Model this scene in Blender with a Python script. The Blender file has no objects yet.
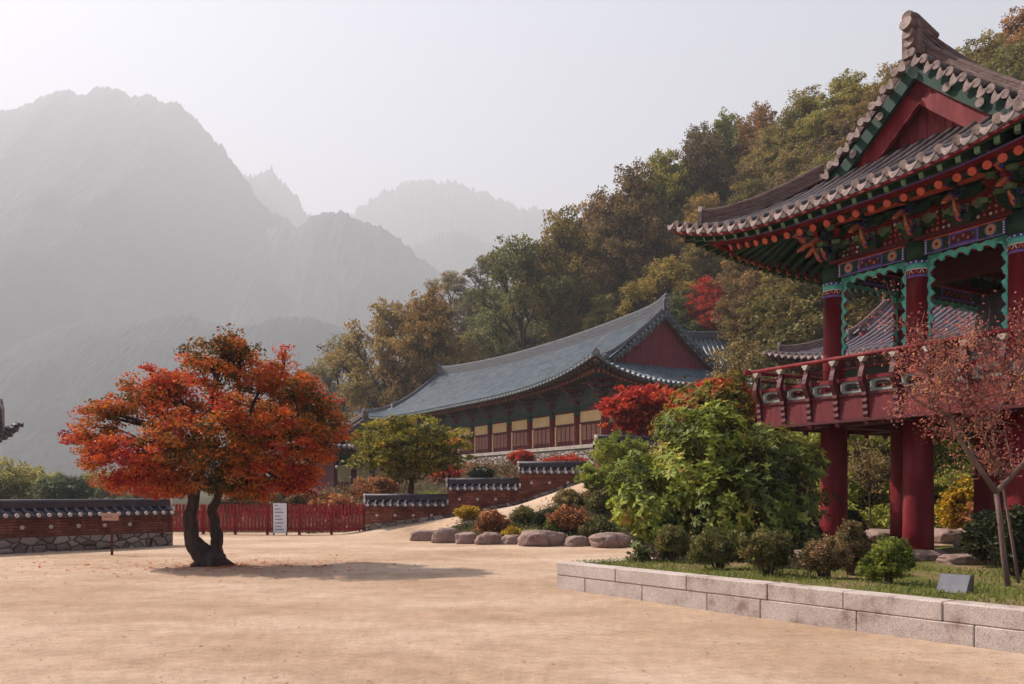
SUN_E=5.0; SKY_E=.057; EXPO=1.76; HAZE=.0006
import bpy, math, random
import numpy as np
random.seed(7); rng = np.random.default_rng(11)
sc = bpy.context.scene
COL = sc.collection
F, H, HY = 850.0, 1.6, 492.0
R = math.radians
S3, C3 = 0.5, 0.8660254

def W(px, py, Y):
    return ((px-512)/F*Y, Y, H+(HY-py)/F*Y)
def sstep(a, b, x):
    t = np.clip((x-a)/(b-a), 0, 1); return t*t*(3-2*t)

# ------------------------------------------------------------------ naming
def link(o, parent=None):
    COL.objects.link(o)
    if parent is not None: o.parent = parent
    return o
def tag(o, label=None, cat=None, group=None, kind=None):
    if label: o['label'] = label
    if cat: o['category'] = cat
    if group: o['group'] = group
    if kind: o['kind'] = kind
    return o
def thing(name, label, cat, loc=(0,0,0), rz=0, group=None):
    o = bpy.data.objects.new(name, None); link(o)
    o.empty_display_size = .3
    o.location = loc; o.rotation_euler = (0,0,rz)
    return tag(o, label, cat, group)
def copy_tree(o, parent=None):
    c = o.copy(); COL.objects.link(c); c.parent = parent
    for ch in list(o.children): copy_tree(ch, c)
    return c

# ------------------------------------------------------------------ mesh builder
def fast_mesh(name, V, Fc, mats, smooth=False, mi=None, tint=None):
    V = np.asarray(V, dtype=np.float32).reshape(-1,3)
    me = bpy.data.meshes.new(name)
    if isinstance(Fc, np.ndarray):
        n, k = Fc.shape
        me.vertices.add(len(V)); me.vertices.foreach_set('co', V.ravel())
        me.loops.add(n*k); me.loops.foreach_set('vertex_index', Fc.astype(np.int32).ravel())
        me.polygons.add(n)
        me.polygons.foreach_set('loop_start', np.arange(0, n*k, k, dtype=np.int32))
        me.polygons.foreach_set('loop_total', np.full(n, k, dtype=np.int32))
        me.update(calc_edges=True)
    else:
        me.from_pydata(V.tolist(), [], Fc); me.update()
    for m in mats: me.materials.append(m)
    if mi is not None: me.polygons.foreach_set('material_index', np.asarray(mi, dtype=np.int32))
    if smooth: me.polygons.foreach_set('use_smooth', np.ones(len(me.polygons), dtype=bool))
    if tint is not None:
        at = me.attributes.new('tint', 'FLOAT', 'POINT'); at.data.foreach_set('value', np.asarray(tint, dtype=np.float32))
    return me

class MB:
    vert=False
    def __init__(s): s.v=[]; s.f=[]; s.m=[]; s.mi=0; s.sm=[]
    def add(s, vs, fs, mi=None, sm=False):
        b=len(s.v); s.v.extend(vs)
        for f in fs: s.f.append([i+b for i in f]); s.m.append(s.mi if mi is None else mi); s.sm.append(sm)
    def box(s, c, size, rz=0, mi=None, taper=1.0, rx=0, ry=0):
        hx,hy,hz=[q/2 for q in size]; vs=[]
        for dz in (-1,1):
            k = taper if dz>0 else 1
            for dx,dy in ((-1,-1),(1,-1),(1,1),(-1,1)):
                x,y,z=dx*hx*k,dy*hy*k,dz*hz
                if ry: x,z = x*math.cos(ry)+z*math.sin(ry), -x*math.sin(ry)+z*math.cos(ry)
                if rx: y,z = y*math.cos(rx)-z*math.sin(rx), y*math.sin(rx)+z*math.cos(rx)
                if rz: x,y = x*math.cos(rz)-y*math.sin(rz), x*math.sin(rz)+y*math.cos(rz)
                vs.append((c[0]+x,c[1]+y,c[2]+z))
        s.add(vs, [(3,2,1,0),(4,5,6,7),(0,1,5,4),(1,2,6,5),(2,3,7,6),(3,0,4,7)], mi)
    def beam(s, p, q, w, h, mi=None, up=(0,0,1)):
        p=np.array(p,float); q=np.array(q,float); d=q-p; L=np.linalg.norm(d)
        if L<1e-6: return
        d/=L; x=np.cross(d,up); n=np.linalg.norm(x)
        x = np.array((1,0,0.)) if n<1e-6 else x/n
        y=np.cross(x,d); vs=[]
        for e in (p,q):
            for a,b in ((-1,-1),(1,-1),(1,1),(-1,1)): vs.append(tuple(e+x*a*w/2+y*b*h/2))
        s.add(vs, [(3,2,1,0),(4,5,6,7),(0,1,5,4),(1,2,6,5),(2,3,7,6),(3,0,4,7)], mi)
    def tube(s, path, r, seg=8, mi=None, capm=None, half=False, sm=True, caps=True):
        P=[np.array(p,float) for p in path]; n=len(P)
        rs = r if hasattr(r,'__len__') else [r]*n
        vs=[]; ref=None
        for i in range(n):
            d=P[min(i+1,n-1)]-P[max(i-1,0)]; L=np.linalg.norm(d); d=d/L if L>0 else np.array((0,0,1.))
            if ref is None:
                ref=np.array((0,0,1.)) if abs(d[2])<.9 else np.array((1.,0,0))
            x=np.cross(d,ref); x/=max(1e-9,np.linalg.norm(x)); y=np.cross(x,d)
            if abs(d[2])>=.9 or not half: ref=y
            for k in range(seg+ (1 if half else 0)):
                a = math.pi*k/seg if half else 2*math.pi*k/seg
                vs.append(tuple(P[i]+x*math.cos(a)*rs[i]+y*math.sin(a)*rs[i]))
        m=seg+1 if half else seg; fs=[]
        for i in range(n-1):
            for k in range(seg):
                k2=(k+1) if half else (k+1)%seg
                fs.append((i*m+k,i*m+k2,(i+1)*m+k2,(i+1)*m+k))
        s.add(vs,fs,mi,sm)
        if caps and not half:
            b=len(s.v)-len(vs)
            for ring,rev in ((0,1),(n-1,0)):
                f=[b+ring*m+k for k in range(m)]
                if rev: f.reverse()
                s.f.append(f); s.m.append(s.mi if (capm is None and mi is None) else (capm if capm is not None else mi)); s.sm.append(False)
    def cyl(s, c, r, h, seg=16, mi=None, r2=None, sm=True):
        s.tube([c,(c[0],c[1],c[2]+h)], [r, r if r2 is None else r2], seg, mi, sm=sm)
    def lathe(s, c, prof, seg=16, mi=None):
        vs=[];fs=[]
        for r,z in prof:
            for k in range(seg):
                a=2*math.pi*k/seg; vs.append((c[0]+r*math.cos(a),c[1]+r*math.sin(a),c[2]+z))
        for i in range(len(prof)-1):
            for k in range(seg):
                k2=(k+1)%seg; fs.append((i*seg+k,i*seg+k2,(i+1)*seg+k2,(i+1)*seg+k))
        s.add(vs,fs,mi,True)
        b=len(s.v)-len(vs)
        s.f.append([b+(len(prof)-1)*seg+k for k in range(seg)]); s.m.append(s.mi if mi is None else mi); s.sm.append(False)
    def prism(s, poly, o, ax, ay, th, mi=None):
        """poly 2-D extruded by th along ax x ay, centred"""
        o=np.array(o,float); ax=np.array(ax,float); ay=np.array(ay,float); n=np.cross(ax,ay); n/=np.linalg.norm(n)
        N=len(poly); vs=[tuple(o+ax*p[0]+ay*p[1]-n*th/2) for p in poly]+[tuple(o+ax*p[0]+ay*p[1]+n*th/2) for p in poly]
        fs=[tuple(reversed(range(N))), tuple(range(N,2*N))]+[(i,(i+1)%N,N+(i+1)%N,N+i) for i in range(N)]
        s.add(vs,fs,mi)
    def disc(s, c, n, r, th, seg=12, mi=None):
        n=np.array(n,float); n/=np.linalg.norm(n); c=np.array(c,float)
        s.tube([c-n*th/2, c+n*th/2], r, seg, mi, sm=False)
    def sweep(s, path, sec, mi=None, lat=None, cap=True, smi=None):
        """section [(lateral, up)] swept along path; lateral axis horizontal"""
        P=[np.array(p,float) for p in path]; n=len(P); m=len(sec); vs=[]
        for i in range(n):
            d=P[min(i+1,n-1)]-P[max(i-1,0)]; d/=np.linalg.norm(d)
            x=np.array(lat,float) if lat is not None else np.cross(d,(0,0,1.)); x/=np.linalg.norm(x)
            y=np.array((0,0,1.)) if s.vert else np.cross(x,d)
            if y[2]<0: y=-y
            for a,b in sec: vs.append(tuple(P[i]+x*a+y*b))
        fs=[(i*m+k,i*m+(k+1)%m,(i+1)*m+(k+1)%m,(i+1)*m+k) for i in range(n-1) for k in range(m)]
        s.add(vs,fs,mi)
        if cap: s.add(vs[:m],[tuple(range(m))],smi if smi is not None else mi); s.add(vs[-m:],[tuple(range(m))],smi if smi is not None else mi)
    def grid(s, rows, mi=None, sm=True):
        n=len(rows); m=len(rows[0]); vs=[p for r in rows for p in r]
        s.add(vs,[(i*m+j,i*m+j+1,(i+1)*m+j+1,(i+1)*m+j) for i in range(n-1) for j in range(m-1)],mi,sm)
    def build(s, name, mats, parent=None):
        if not isinstance(mats,(list,tuple)): mats=[mats]
        me=bpy.data.meshes.new(name); me.from_pydata([tuple(map(float,p)) for p in s.v],[],s.f)
        for m in mats: me.materials.append(m)
        me.polygons.foreach_set('material_index', s.m); me.polygons.foreach_set('use_smooth', s.sm); me.update()
        return link(bpy.data.objects.new(name, me), parent)

# ------------------------------------------------------------------ materials
def _nodes(name):
    m=bpy.data.materials.new(name); m.use_nodes=True; nt=m.node_tree; nt.nodes.clear()
    out=nt.nodes.new('ShaderNodeOutputMaterial'); return m,nt,out
def col(c): return (c[0],c[1],c[2],1)
def ramp(nt, stops, interp='LINEAR'):
    r=nt.nodes.new('ShaderNodeValToRGB'); r.color_ramp.interpolation=interp
    e=r.color_ramp.elements
    while len(e)<len(stops): e.new(.5)
    for i,(p,c) in enumerate(stops): e[i].position=p; e[i].color=col(c)
    return r
def noise(nt, scale, detail=4, rough=.6, vec=None, dist=0):
    n=nt.nodes.new('ShaderNodeTexNoise'); n.inputs['Scale'].default_value=scale; n.inputs['Detail'].default_value=detail
    n.inputs['Roughness'].default_value=rough; n.inputs['Distortion'].default_value=dist
    if vec is not None: nt.links.new(vec, n.inputs['Vector'])
    return n
def coords(nt, scale=(1,1,1), obj=True):
    tc=nt.nodes.new('ShaderNodeTexCoord'); mp=nt.nodes.new('ShaderNodeMapping'); mp.inputs['Scale'].default_value=scale
    nt.links.new(tc.outputs['Object'], mp.inputs['Vector']); return mp.outputs['Vector']
def mixc(nt, fac, a, b, mode='MIX'):
    m=nt.nodes.new('ShaderNodeMix'); m.data_type='RGBA'; m.blend_type=mode
    for s_,v in ((0,fac),(6,a),(7,b)):
        if hasattr(v,'links') or isinstance(v,bpy.types.NodeSocket): nt.links.new(v,m.inputs[s_])
        elif s_==0: m.inputs[0].default_value=v
        else: m.inputs[s_].default_value=col(v)
    return m.outputs[2]
def bsdf(nt,out,color,rough=.8,bump=None,bstr=.3,bdist=.02,spec=.3,metal=0):
    p=nt.nodes.new('ShaderNodeBsdfPrincipled'); p.inputs['Roughness'].default_value=rough; p.inputs['Metallic'].default_value=metal
    p.inputs['Specular IOR Level'].default_value=spec
    if isinstance(color,bpy.types.NodeSocket): nt.links.new(color,p.inputs['Base Color'])
    else: p.inputs['Base Color'].default_value=col(color)
    if bump is not None:
        b=nt.nodes.new('ShaderNodeBump'); b.inputs['Strength'].default_value=bstr; b.inputs['Distance'].default_value=bdist
        nt.links.new(bump,b.inputs['Height']); nt.links.new(b.outputs[0],p.inputs['Normal'])
    nt.links.new(p.outputs[0],out.inputs[0]); return p
def worn(name, c1, c2, scale=3, rough=.7, bstr=.3, bdist=.01, stretch=(1,1,1), spec=.3, c3=None, fine=30):
    """surface of two or three tones in blotches, with fine grain"""
    m,nt,out=_nodes(name); v=coords(nt,stretch)
    n=noise(nt,scale,6,.65,v); st=[(.32,c1),(.68,c2)]
    if c3: st=[(.28,c1),(.5,c2),(.72,c3)]
    r=ramp(nt,st); nt.links.new(n.outputs[0],r.inputs[0])
    n2=noise(nt,fine,3,.7,v); c=mixc(nt,.35,r.outputs[0],n2.outputs[0],'OVERLAY')
    bsdf(nt,out,c,rough,n2.outputs[0],bstr,bdist,spec); return m

M={}
M['red_paint']=worn('red_paint',(.085,.003,.007),(.15,.006,.012),3.2,.6,.3,.004,(1,1,.22),.2,c3=(.21,.038,.038))
M['red_dark']=worn('red_dark',(.055,.006,.010),(.10,.009,.014),3,.6,.2,.005)
M['red_board']=worn('red_board',(.08,.006,.010),(.17,.020,.026),4,.7,.3,.006,(3,3,.4))
M['green_paint']=worn('green_paint',(.006,.026,.016),(.013,.052,.03),4,.6,.2,.004)
M['green_light']=worn('green_light',(.07,.14,.08),(.14,.22,.13),6,.6,.2,.004)
M['green_dark']=worn('green_dark',(.008,.030,.022),(.015,.05,.034),4,.7,.2,.004)
M['turquoise']=worn('turquoise',(.05,.34,.29),(.14,.52,.44),6,.55,.1,.003)
M['blue_paint']=worn('blue_paint',(.03,.04,.25),(.07,.08,.38),6,.55,.1,.003)
M['purple_paint']=worn('purple_paint',(.12,.07,.30),(.20,.13,.42),6,.55,.1,.003)
M['orange_paint']=worn('orange_paint',(.42,.06,.04),(.55,.12,.075),8,.55,.1,.003)
M['salmon_paint']=worn('salmon_paint',(.42,.15,.09),(.55,.25,.17),8,.55,.1,.003)
M['cream_paint']=worn('cream_paint',(.30,.24,.20),(.46,.39,.34),5,.7,.2,.004)
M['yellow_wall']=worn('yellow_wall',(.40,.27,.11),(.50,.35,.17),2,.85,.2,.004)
M['pale_teal']=worn('pale_teal',(.15,.20,.175),(.28,.29,.25),5,.7,.2,.004)
M['white_line']=worn('white_line',(.6,.58,.55),(.72,.7,.66),5,.6,.1,.002)
M['tile_dark']=worn('tile_dark',(.038,.026,.027),(.115,.085,.085),1.8,.55,.5,.012,spec=.5,fine=14)
M['tile_end']=worn('tile_end',(.12,.085,.08),(.31,.235,.215),5,.8,.4,.01,fine=20)
M['mortar']=worn('mortar',(.40,.35,.33),(.55,.49,.46),4,.9,.4,.01)
M['ridge_stack']=worn('ridge_stack',(.065,.036,.033),(.18,.115,.105),3,.8,.5,.01,(1,1,6),fine=18)
M['bark']=worn('bark',(.022,.012,.010),(.10,.06,.048),7,.95,1.0,.05,(1.6,1.6,.35),fine=22)
M['bark_pale']=worn('bark_pale',(.09,.05,.042),(.20,.125,.105),5,.85,.5,.01,(1,1,.3))
M['twig']=worn('twig',(.06,.03,.025),(.12,.07,.055),4,.9,.4,.01)
M['boulder']=worn('boulder',(.10,.065,.055),(.30,.20,.17),2.2,.9,.9,.04,fine=11,c3=(.20,.13,.11))
M['bronze']=worn('bronze',(.04,.035,.04),(.09,.075,.08),4,.4,.2,.002,spec=.5)
M['panel_grey']=worn('panel_grey',(.09,.085,.10),(.15,.14,.16),4,.45,.1,.002,spec=.5)
M['sign_white']=worn('sign_white',(.62,.62,.68),(.72,.71,.76),3,.5,.1,.002)
M['ink']=worn('ink',(.05,.05,.07),(.10,.09,.11),3,.6,.1,.002)
M['wood_sign']=worn('wood_sign',(.42,.22,.15),(.58,.34,.24),6,.7,.2,.003,(1,1,5))
M['plaster']=worn('plaster',(.45,.38,.35),(.58,.50,.47),3,.9,.2,.004)
M['gable_red']=worn('gable_red',(.13,.014,.022),(.25,.04,.05),3,.7,.3,.006,(3,3,.4))
M['dull_green']=worn('dull_green',(.035,.055,.045),(.08,.105,.085),3,.8,.2,.004)
M['eave_brown']=worn('eave_brown',(.07,.03,.024),(.14,.07,.05),3,.8,.2,.004)
M['rust_paint']=worn('rust_paint',(.20,.045,.03),(.30,.09,.055),6,.7,.2,.004)
M['fence_red']=worn('fence_red',(.20,.008,.014),(.32,.02,.028),3,.7,.3,.004,(1,1,.4))
# ================================================================== camera, sun, sky
cam=bpy.data.cameras.new('camera'); co=link(bpy.data.objects.new('camera',cam))
cam.sensor_width=36; cam.lens=F*36/1024; cam.shift_y=(HY-342)/1024
cam.clip_start=.1; cam.clip_end=30000
co.location=(0,0,H); co.rotation_euler=(math.pi/2,0,0); sc.camera=co

SUND=np.array((-2.35,1.15,2.5)); SUND/=np.linalg.norm(SUND)
sl=bpy.data.lights.new('sun','SUN'); sl.energy=SUN_E; sl.angle=R(.55); sl.color=(1,.90,.80)
so=link(bpy.data.objects.new('sun',sl))
from mathutils import Vector
so.rotation_euler=Vector(SUND).to_track_quat('Z','Y').to_euler()
wd=bpy.data.worlds.new('World'); sc.world=wd; wd.use_nodes=True
nt=wd.node_tree; nt.nodes.clear()
wo=nt.nodes.new('ShaderNodeOutputWorld'); bg=nt.nodes.new('ShaderNodeBackground'); sk=nt.nodes.new('ShaderNodeTexSky')
sk.sky_type='NISHITA'; sk.sun_disc=False; sk.sun_elevation=math.asin(SUND[2]); sk.sun_rotation=math.atan2(SUND[0],SUND[1])
sk.altitude=200; sk.air_density=1.0; sk.dust_density=2.6; sk.ozone_density=1.0
bg.inputs[1].default_value=SKY_E
nt.links.new(sk.outputs[0],bg.inputs[0]); nt.links.new(bg.outputs[0],wo.inputs[0])
sc.view_settings.view_transform='Standard'; sc.view_settings.look='None'; sc.view_settings.exposure=EXPO; sc.view_settings.gamma=1
sc.cycles.use_denoising=True
sc.cycles.max_bounces=6; sc.cycles.diffuse_bounces=3; sc.cycles.transparent_max_bounces=6; sc.cycles.volume_bounces=0
sc.cycles.transmission_bounces=3; sc.cycles.glossy_bounces=2
sc.cycles.use_adaptive_sampling=True; sc.cycles.adaptive_threshold=.02

# ================================================================== terrain
OHX,OHY=4.44,58.0
def hv(X,Y): return C3*(X-OHX)+.5*(Y-OHY)
def hu(X,Y): return -.5*(X-OHX)+C3*(Y-OHY)
PCX,PCY=.73,14.0        # corner of the planter
def hg(X,Y):
    X=np.asarray(X,float); Y=np.asarray(Y,float)
    rp=np.interp(X,[-6.5,-5.4,-2.45,.26,2.9,6,10,16],[0,.2,.62,1.12,2.05,2.9,3.35,3.5])
    yb=np.interp(X,[-6,-3.4,-1.9,.9,2.9,5,9],[30.6,29.3,26.9,25.2,24.6,24,22.4])
    z=rp*sstep(0,1,(Y-yb-.1)/np.interp(X,[-5,-3,1,4,9],[2.0,2.6,5.5,6,5.0]))
    z+=.10*sstep(24,34,Y)*sstep(6,-4,X)*0
    t=sstep(33,50,Y)*sstep(-16,-4,X)
    z=z+(np.maximum(z,2.9)-z)*t
    din=.8*(X-PCX)+.6*(Y-PCY)
    z=np.maximum(z,.37*sstep(.6,1.8,din)*sstep(3.2,5.0,X))
    v=hv(X,Y); u=hu(X,Y)
    k=sstep(12,20,v)*(4.3+np.clip(v-14,0,32)*.95-np.clip(v-48,0,110)*.32)*(1-sstep(135,185,u))
    z=np.where((v>12)&(Y>40),np.maximum(z,k),z)
    z=z+np.where((v>20)&(Y>40),1,0)*np.sin(X*.11)*np.cos(Y*.09)*1.2
    # far valley floor stays flat, small undulation of the yard
    z=z+.018*np.sin(X*.7+1)*np.sin(Y*.55)*(z<.3)
    return z
def G(X,Y): return float(hg(X,Y))

def axis(fine0,fine1,step,lo,hi):
    a=list(np.arange(fine0,fine1+1e-6,step)); s=step; x=fine1
    while x<hi: s*=1.16; x+=s; a.append(x)
    s=step; x=fine0; pre=[]
    while x>lo: s*=1.16; x-=s; pre.append(x)
    return np.array(pre[::-1]+a)
xs=axis(-16,20,.35,-7000,7000); ys=axis(2,44,.35,-900,9500)
XX,YY=np.meshgrid(xs,ys); ZZ=hg(XX,YY)
nx,ny=len(xs),len(ys)
idx=np.arange(nx*ny).reshape(ny,nx)
Fg=np.stack([idx[:-1,:-1],idx[:-1,1:],idx[1:,1:],idx[1:,:-1]],-1).reshape(-1,4)
# which soil lies where: 0 raked sand, 1 planted soil, 2 lawn
yb=np.interp(XX,[-6,-3.4,-1.9,.9,2.9,5,9],[30.6,29.3,26.9,25.2,24.6,24,22.4])
bed=sstep(-.1,.25,YY-yb)*sstep(-3.9,-3.3,XX)
pathlo=np.interp(XX,[-4,-2,0,3,4.5],[29.9,29.1,28.7,29.2,31])
bed=bed*np.where(XX<4.2,1-sstep(-.2,.2,YY-pathlo),1)
veg=np.maximum(bed,sstep(33,34,YY)*sstep(-60,-40,YY))
din=.8*(XX-PCX)+.6*(YY-PCY)
veg=np.maximum(veg,.45*sstep(.6,1.8,din)*sstep(3.6,5.0,XX)*(YY<24))
me=fast_mesh('ground',np.stack([XX,YY,ZZ],-1),Fg,[],True,tint=veg.ravel())
m,nt,out=_nodes('sand_and_soil')
tc=nt.nodes.new('ShaderNodeTexCoord'); vec=tc.outputs['Object']
mp=nt.nodes.new('ShaderNodeMapping'); mp.inputs['Scale'].default_value=(.7,1.1,1); nt.links.new(vec,mp.inputs['Vector'])
n1=noise(nt,.35,6,.6,mp.outputs[0]); r1=ramp(nt,[(.28,(.35,.225,.145)),(.5,(.47,.325,.225)),(.72,(.58,.44,.335))]); nt.links.new(n1.outputs[0],r1.inputs[0])
n2=noise(nt,2.2,7,.72,vec); c=mixc(nt,.45,r1.outputs[0],n2.outputs[0],'OVERLAY')
n6=noise(nt,9,8,.8,vec); c=mixc(nt,.5,c,n6.outputs[0],'OVERLAY'); n5=noise(nt,60,3,.85,vec); c=mixc(nt,.6,c,n5.outputs[0],'OVERLAY')
# little stones and dead leaves scattered
vo=nt.nodes.new('ShaderNodeTexVoronoi'); vo.inputs['Scale'].default_value=5.5; nt.links.new(vec,vo.inputs['Vector'])
rv=ramp(nt,[(.035,(1,1,1)),(.06,(0,0,0))]); nt.links.new(vo.outputs['Distance'],rv.inputs[0])
ns=noise(nt,.6,3,.5,vec); rs=ramp(nt,[(.52,(0,0,0)),(.62,(1,1,1))]); nt.links.new(ns.outputs[0],rs.inputs[0])
mm=nt.nodes.new('ShaderNodeMath'); mm.operation='MULTIPLY'; nt.links.new(rv.outputs[0],mm.inputs[0]); nt.links.new(rs.outputs[0],mm.inputs[1])
c=mixc(nt,mm.outputs[0],c,(.16,.07,.035))
n3=noise(nt,1.3,6,.7,vec); r3=ramp(nt,[(.3,(.028,.024,.012)),(.5,(.05,.042,.018)),(.7,(.085,.06,.03))]); nt.links.new(n3.outputs[0],r3.inputs[0])
n4=noise(nt,3,5,.7,vec)
at=nt.nodes.new('ShaderNodeAttribute'); at.attribute_name='tint'
ad=nt.nodes.new('ShaderNodeMath'); ad.operation='ADD'; nt.links.new(at.outputs['Fac'],ad.inputs[0])
sb=nt.nodes.new('ShaderNodeMath'); sb.operation='MULTIPLY_ADD'; sb.inputs[1].default_value=.8; sb.inputs[2].default_value=-.4; nt.links.new(n4.outputs[0],sb.inputs[0])
nt.links.new(sb.outputs[0],ad.inputs[1]); rr=ramp(nt,[(.4,(0,0,0)),(.6,(1,1,1))]); nt.links.new(ad.outputs[0],rr.inputs[0])
c=mixc(nt,rr.outputs[0],c,r3.outputs[0])
hb=mixc(nt,.5,n6.outputs[0],n5.outputs[0])
bsdf(nt,out,c,.95,hb,.9,.035,.1)
me.materials.append(m)
tag(link(bpy.data.objects.new('ground',me)),kind='structure')

# ================================================================== mountains
m,nt,out=_nodes('forested_rock'); v=coords(nt)
n=noise(nt,.006,9,.7,v); r=ramp(nt,[(.35,(.035,.036,.042)),(.6,(.075,.07,.068)),(.78,(.17,.15,.145))]); nt.links.new(n.outputs[0],r.inputs[0])
nb=noise(nt,.03,8,.75,v)
bsdf(nt,out,r.outputs[0],1,nb.outputs[0],.8,12,.05); M['mountain']=m
def vnoise(x,y,seed,octs=5):
    r_=np.random.default_rng(seed); out_=np.zeros_like(x)
    for o in range(octs):
        k=2.0**o
        for _ in range(3):
            a=r_.uniform(0,6.28); p=r_.uniform(0,6.28); f=k*r_.uniform(.7,1.3)
            out_+=np.sin((x*math.cos(a)+y*math.sin(a))*f+p)/k/2.2
    return out_
def mountain(name, prof, Y0, front, back, seed, rough=.03, nseg=700, x_ext=0, jag=1.0, tree=0):
    px=np.array([p[0] for p in prof],float); py=np.array([p[1] for p in prof],float)
    t=np.linspace(px[0],px[-1],nseg); X=(t-512)/F*Y0; Zr=H+(HY-np.interp(t,px,py))/F*Y0
    rj=np.random.default_rng(seed); Z0=Zr.copy()
    for sc_,am in ((40,1.4),(16,1.1),(7,.9),(3,.8),(1.3,.6)):
        kn=rj.normal(0,1,int(nseg/sc_)+3); Zr=Zr+np.interp(np.arange(nseg)/sc_,np.arange(len(kn)),kn)*am*jag*Y0/F
    if tree: Zr=Zr+rj.uniform(0,1,nseg)**3*tree*Y0/F
    kk=np.exp(-np.linspace(-2.2,2.2,71)**2); Zsm=np.convolve(np.pad(Z0,35,mode='edge'),kk/kk.sum(),mode='valid')
    ss=np.concatenate([np.linspace(-1,0,46),np.linspace(0.08,1,12)])
    rows=[]
    for s in ss:
        d=front if s<0 else back
        Yv=Y0+s*d+np.zeros(nseg)
        f=(1-abs(s))**1.0 if s<0 else (1-s)
        am=(1-abs(s))*abs(s)*4
        nz=vnoise(X/(Y0*.09),(Yv)/(Y0*.09),seed)
        sp=np.abs(vnoise(X/(Y0*.05),Yv/(Y0*.25),seed+5,3))
        wp=(vnoise(X/(Y0*.12),Yv/(Y0*.12),seed+9,4))*abs(s)*nseg*.11
        kb=min(1,abs(s)*5); Zs=np.interp(np.arange(nseg)+wp,np.arange(nseg),Z0*(1-kb)+Zsm*kb)+(Zr-Z0)*math.exp(-abs(s)*14)
        Z=Zs*f+am*Y0*rough*(nz*.8-sp*1.3)+rj.normal(0,1,nseg)*Y0*.0016*min(1,abs(s)*12)
        Z=np.where(abs(s)<.999,np.maximum(Z,-30),-60)
        rows.append(np.stack([X,Yv,Z],-1))
    A=np.stack(rows); n_,m_=A.shape[:2]; idx=np.arange(n_*m_).reshape(n_,m_)
    Fm=np.stack([idx[:-1,:-1],idx[:-1,1:],idx[1:,1:],idx[1:,:-1]],-1).reshape(-1,4)
    o=link(bpy.data.objects.new(name,fast_mesh(name,A,Fm,[M['mountain']],True))); tag(o,kind='structure'); return o
mountain('far_mountain_range',[(300,330),(345,222),(352,211),(366,205),(380,197),(395,190),(405,183),(413,179),(420,180),(430,178),(438,181),(446,179),(455,181),(466,187),(480,190),(492,196),(510,199),(528,206),(545,210),(600,225),(700,240),(900,260)],3100,1100,450,3,.02,700,jag=1.7,tree=3)
mountain('mountain_spire',[(180,300),(215,185),(236,180),(250,176),(262,172),(272,165),(280,178),(290,188),(298,196),(306,212),(330,222),(380,300)],2700,700,300,5,.02,500,jag=1.3)
mountain('wooded_ridge',[(-200,280),(200,260),(260,232),(296,224),(312,210),(322,208),(330,212),(342,207),(350,213),(365,222),(385,232),(402,243),(418,256),(436,268),(460,284),(500,302),(560,320),(760,335),(1000,340)],1900,800,500,9,.03,900,jag=1.5,tree=2)
mountain('pale_ridge',[(300,300),(350,275),(380,256),(402,247),(418,243),(432,238),(445,230),(455,227),(464,233),(478,240),(500,250),(540,262),(600,280),(760,300)],2500,600,300,31,.02,500,jag=1.6,tree=2)
mountain('great_mountain',[(-420,210),(-260,150),(-120,128),(-40,118),(0,114),(14,110),(40,100),(62,93),(85,90),(104,85),(118,85),(130,94),(141,99),(152,97),(165,102),(182,106),(192,114),(202,127),(212,140),(224,150),(236,168),(247,182),(258,198),(270,212),(290,226),(320,255),(380,330)],2150,1250,600,13,.03,1000,jag=1.2,tree=1.5)
mountain('valley_hill',[(-500,330),(-200,345),(-60,350),(0,352),(20,343),(45,331),(75,324),(110,325),(140,320),(165,314),(190,317),(215,325),(240,328),(265,322),(290,317),(312,318),(335,326),(380,340),(470,345),(620,350),(900,350)],1250,500,260,17,.03,1300,jag=.5,tree=2.2)

# ================================================================== haze
hb=MB(); hb.box((0,0,0),(2,2,2)); hz=hb.build('haze',[],None)
hz.scale=(4200,4200/2+600,720); hz.location=(0,2300,720-62)
hz.scale=(4200,2800,720)
tag(hz,kind='stuff')
m=bpy.data.materials.new('haze_air'); m.use_nodes=True; nt=m.node_tree; nt.nodes.clear()
out=nt.nodes.new('ShaderNodeOutputMaterial'); pv=nt.nodes.new('ShaderNodeVolumePrincipled')
pv.inputs['Color'].default_value=(.90,.93,1,1); pv.inputs['Density'].default_value=HAZE; pv.inputs['Anisotropy'].default_value=.15
nt.links.new(pv.outputs[0],out.inputs['Volume']); hz.data.materials.append(m)
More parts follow.
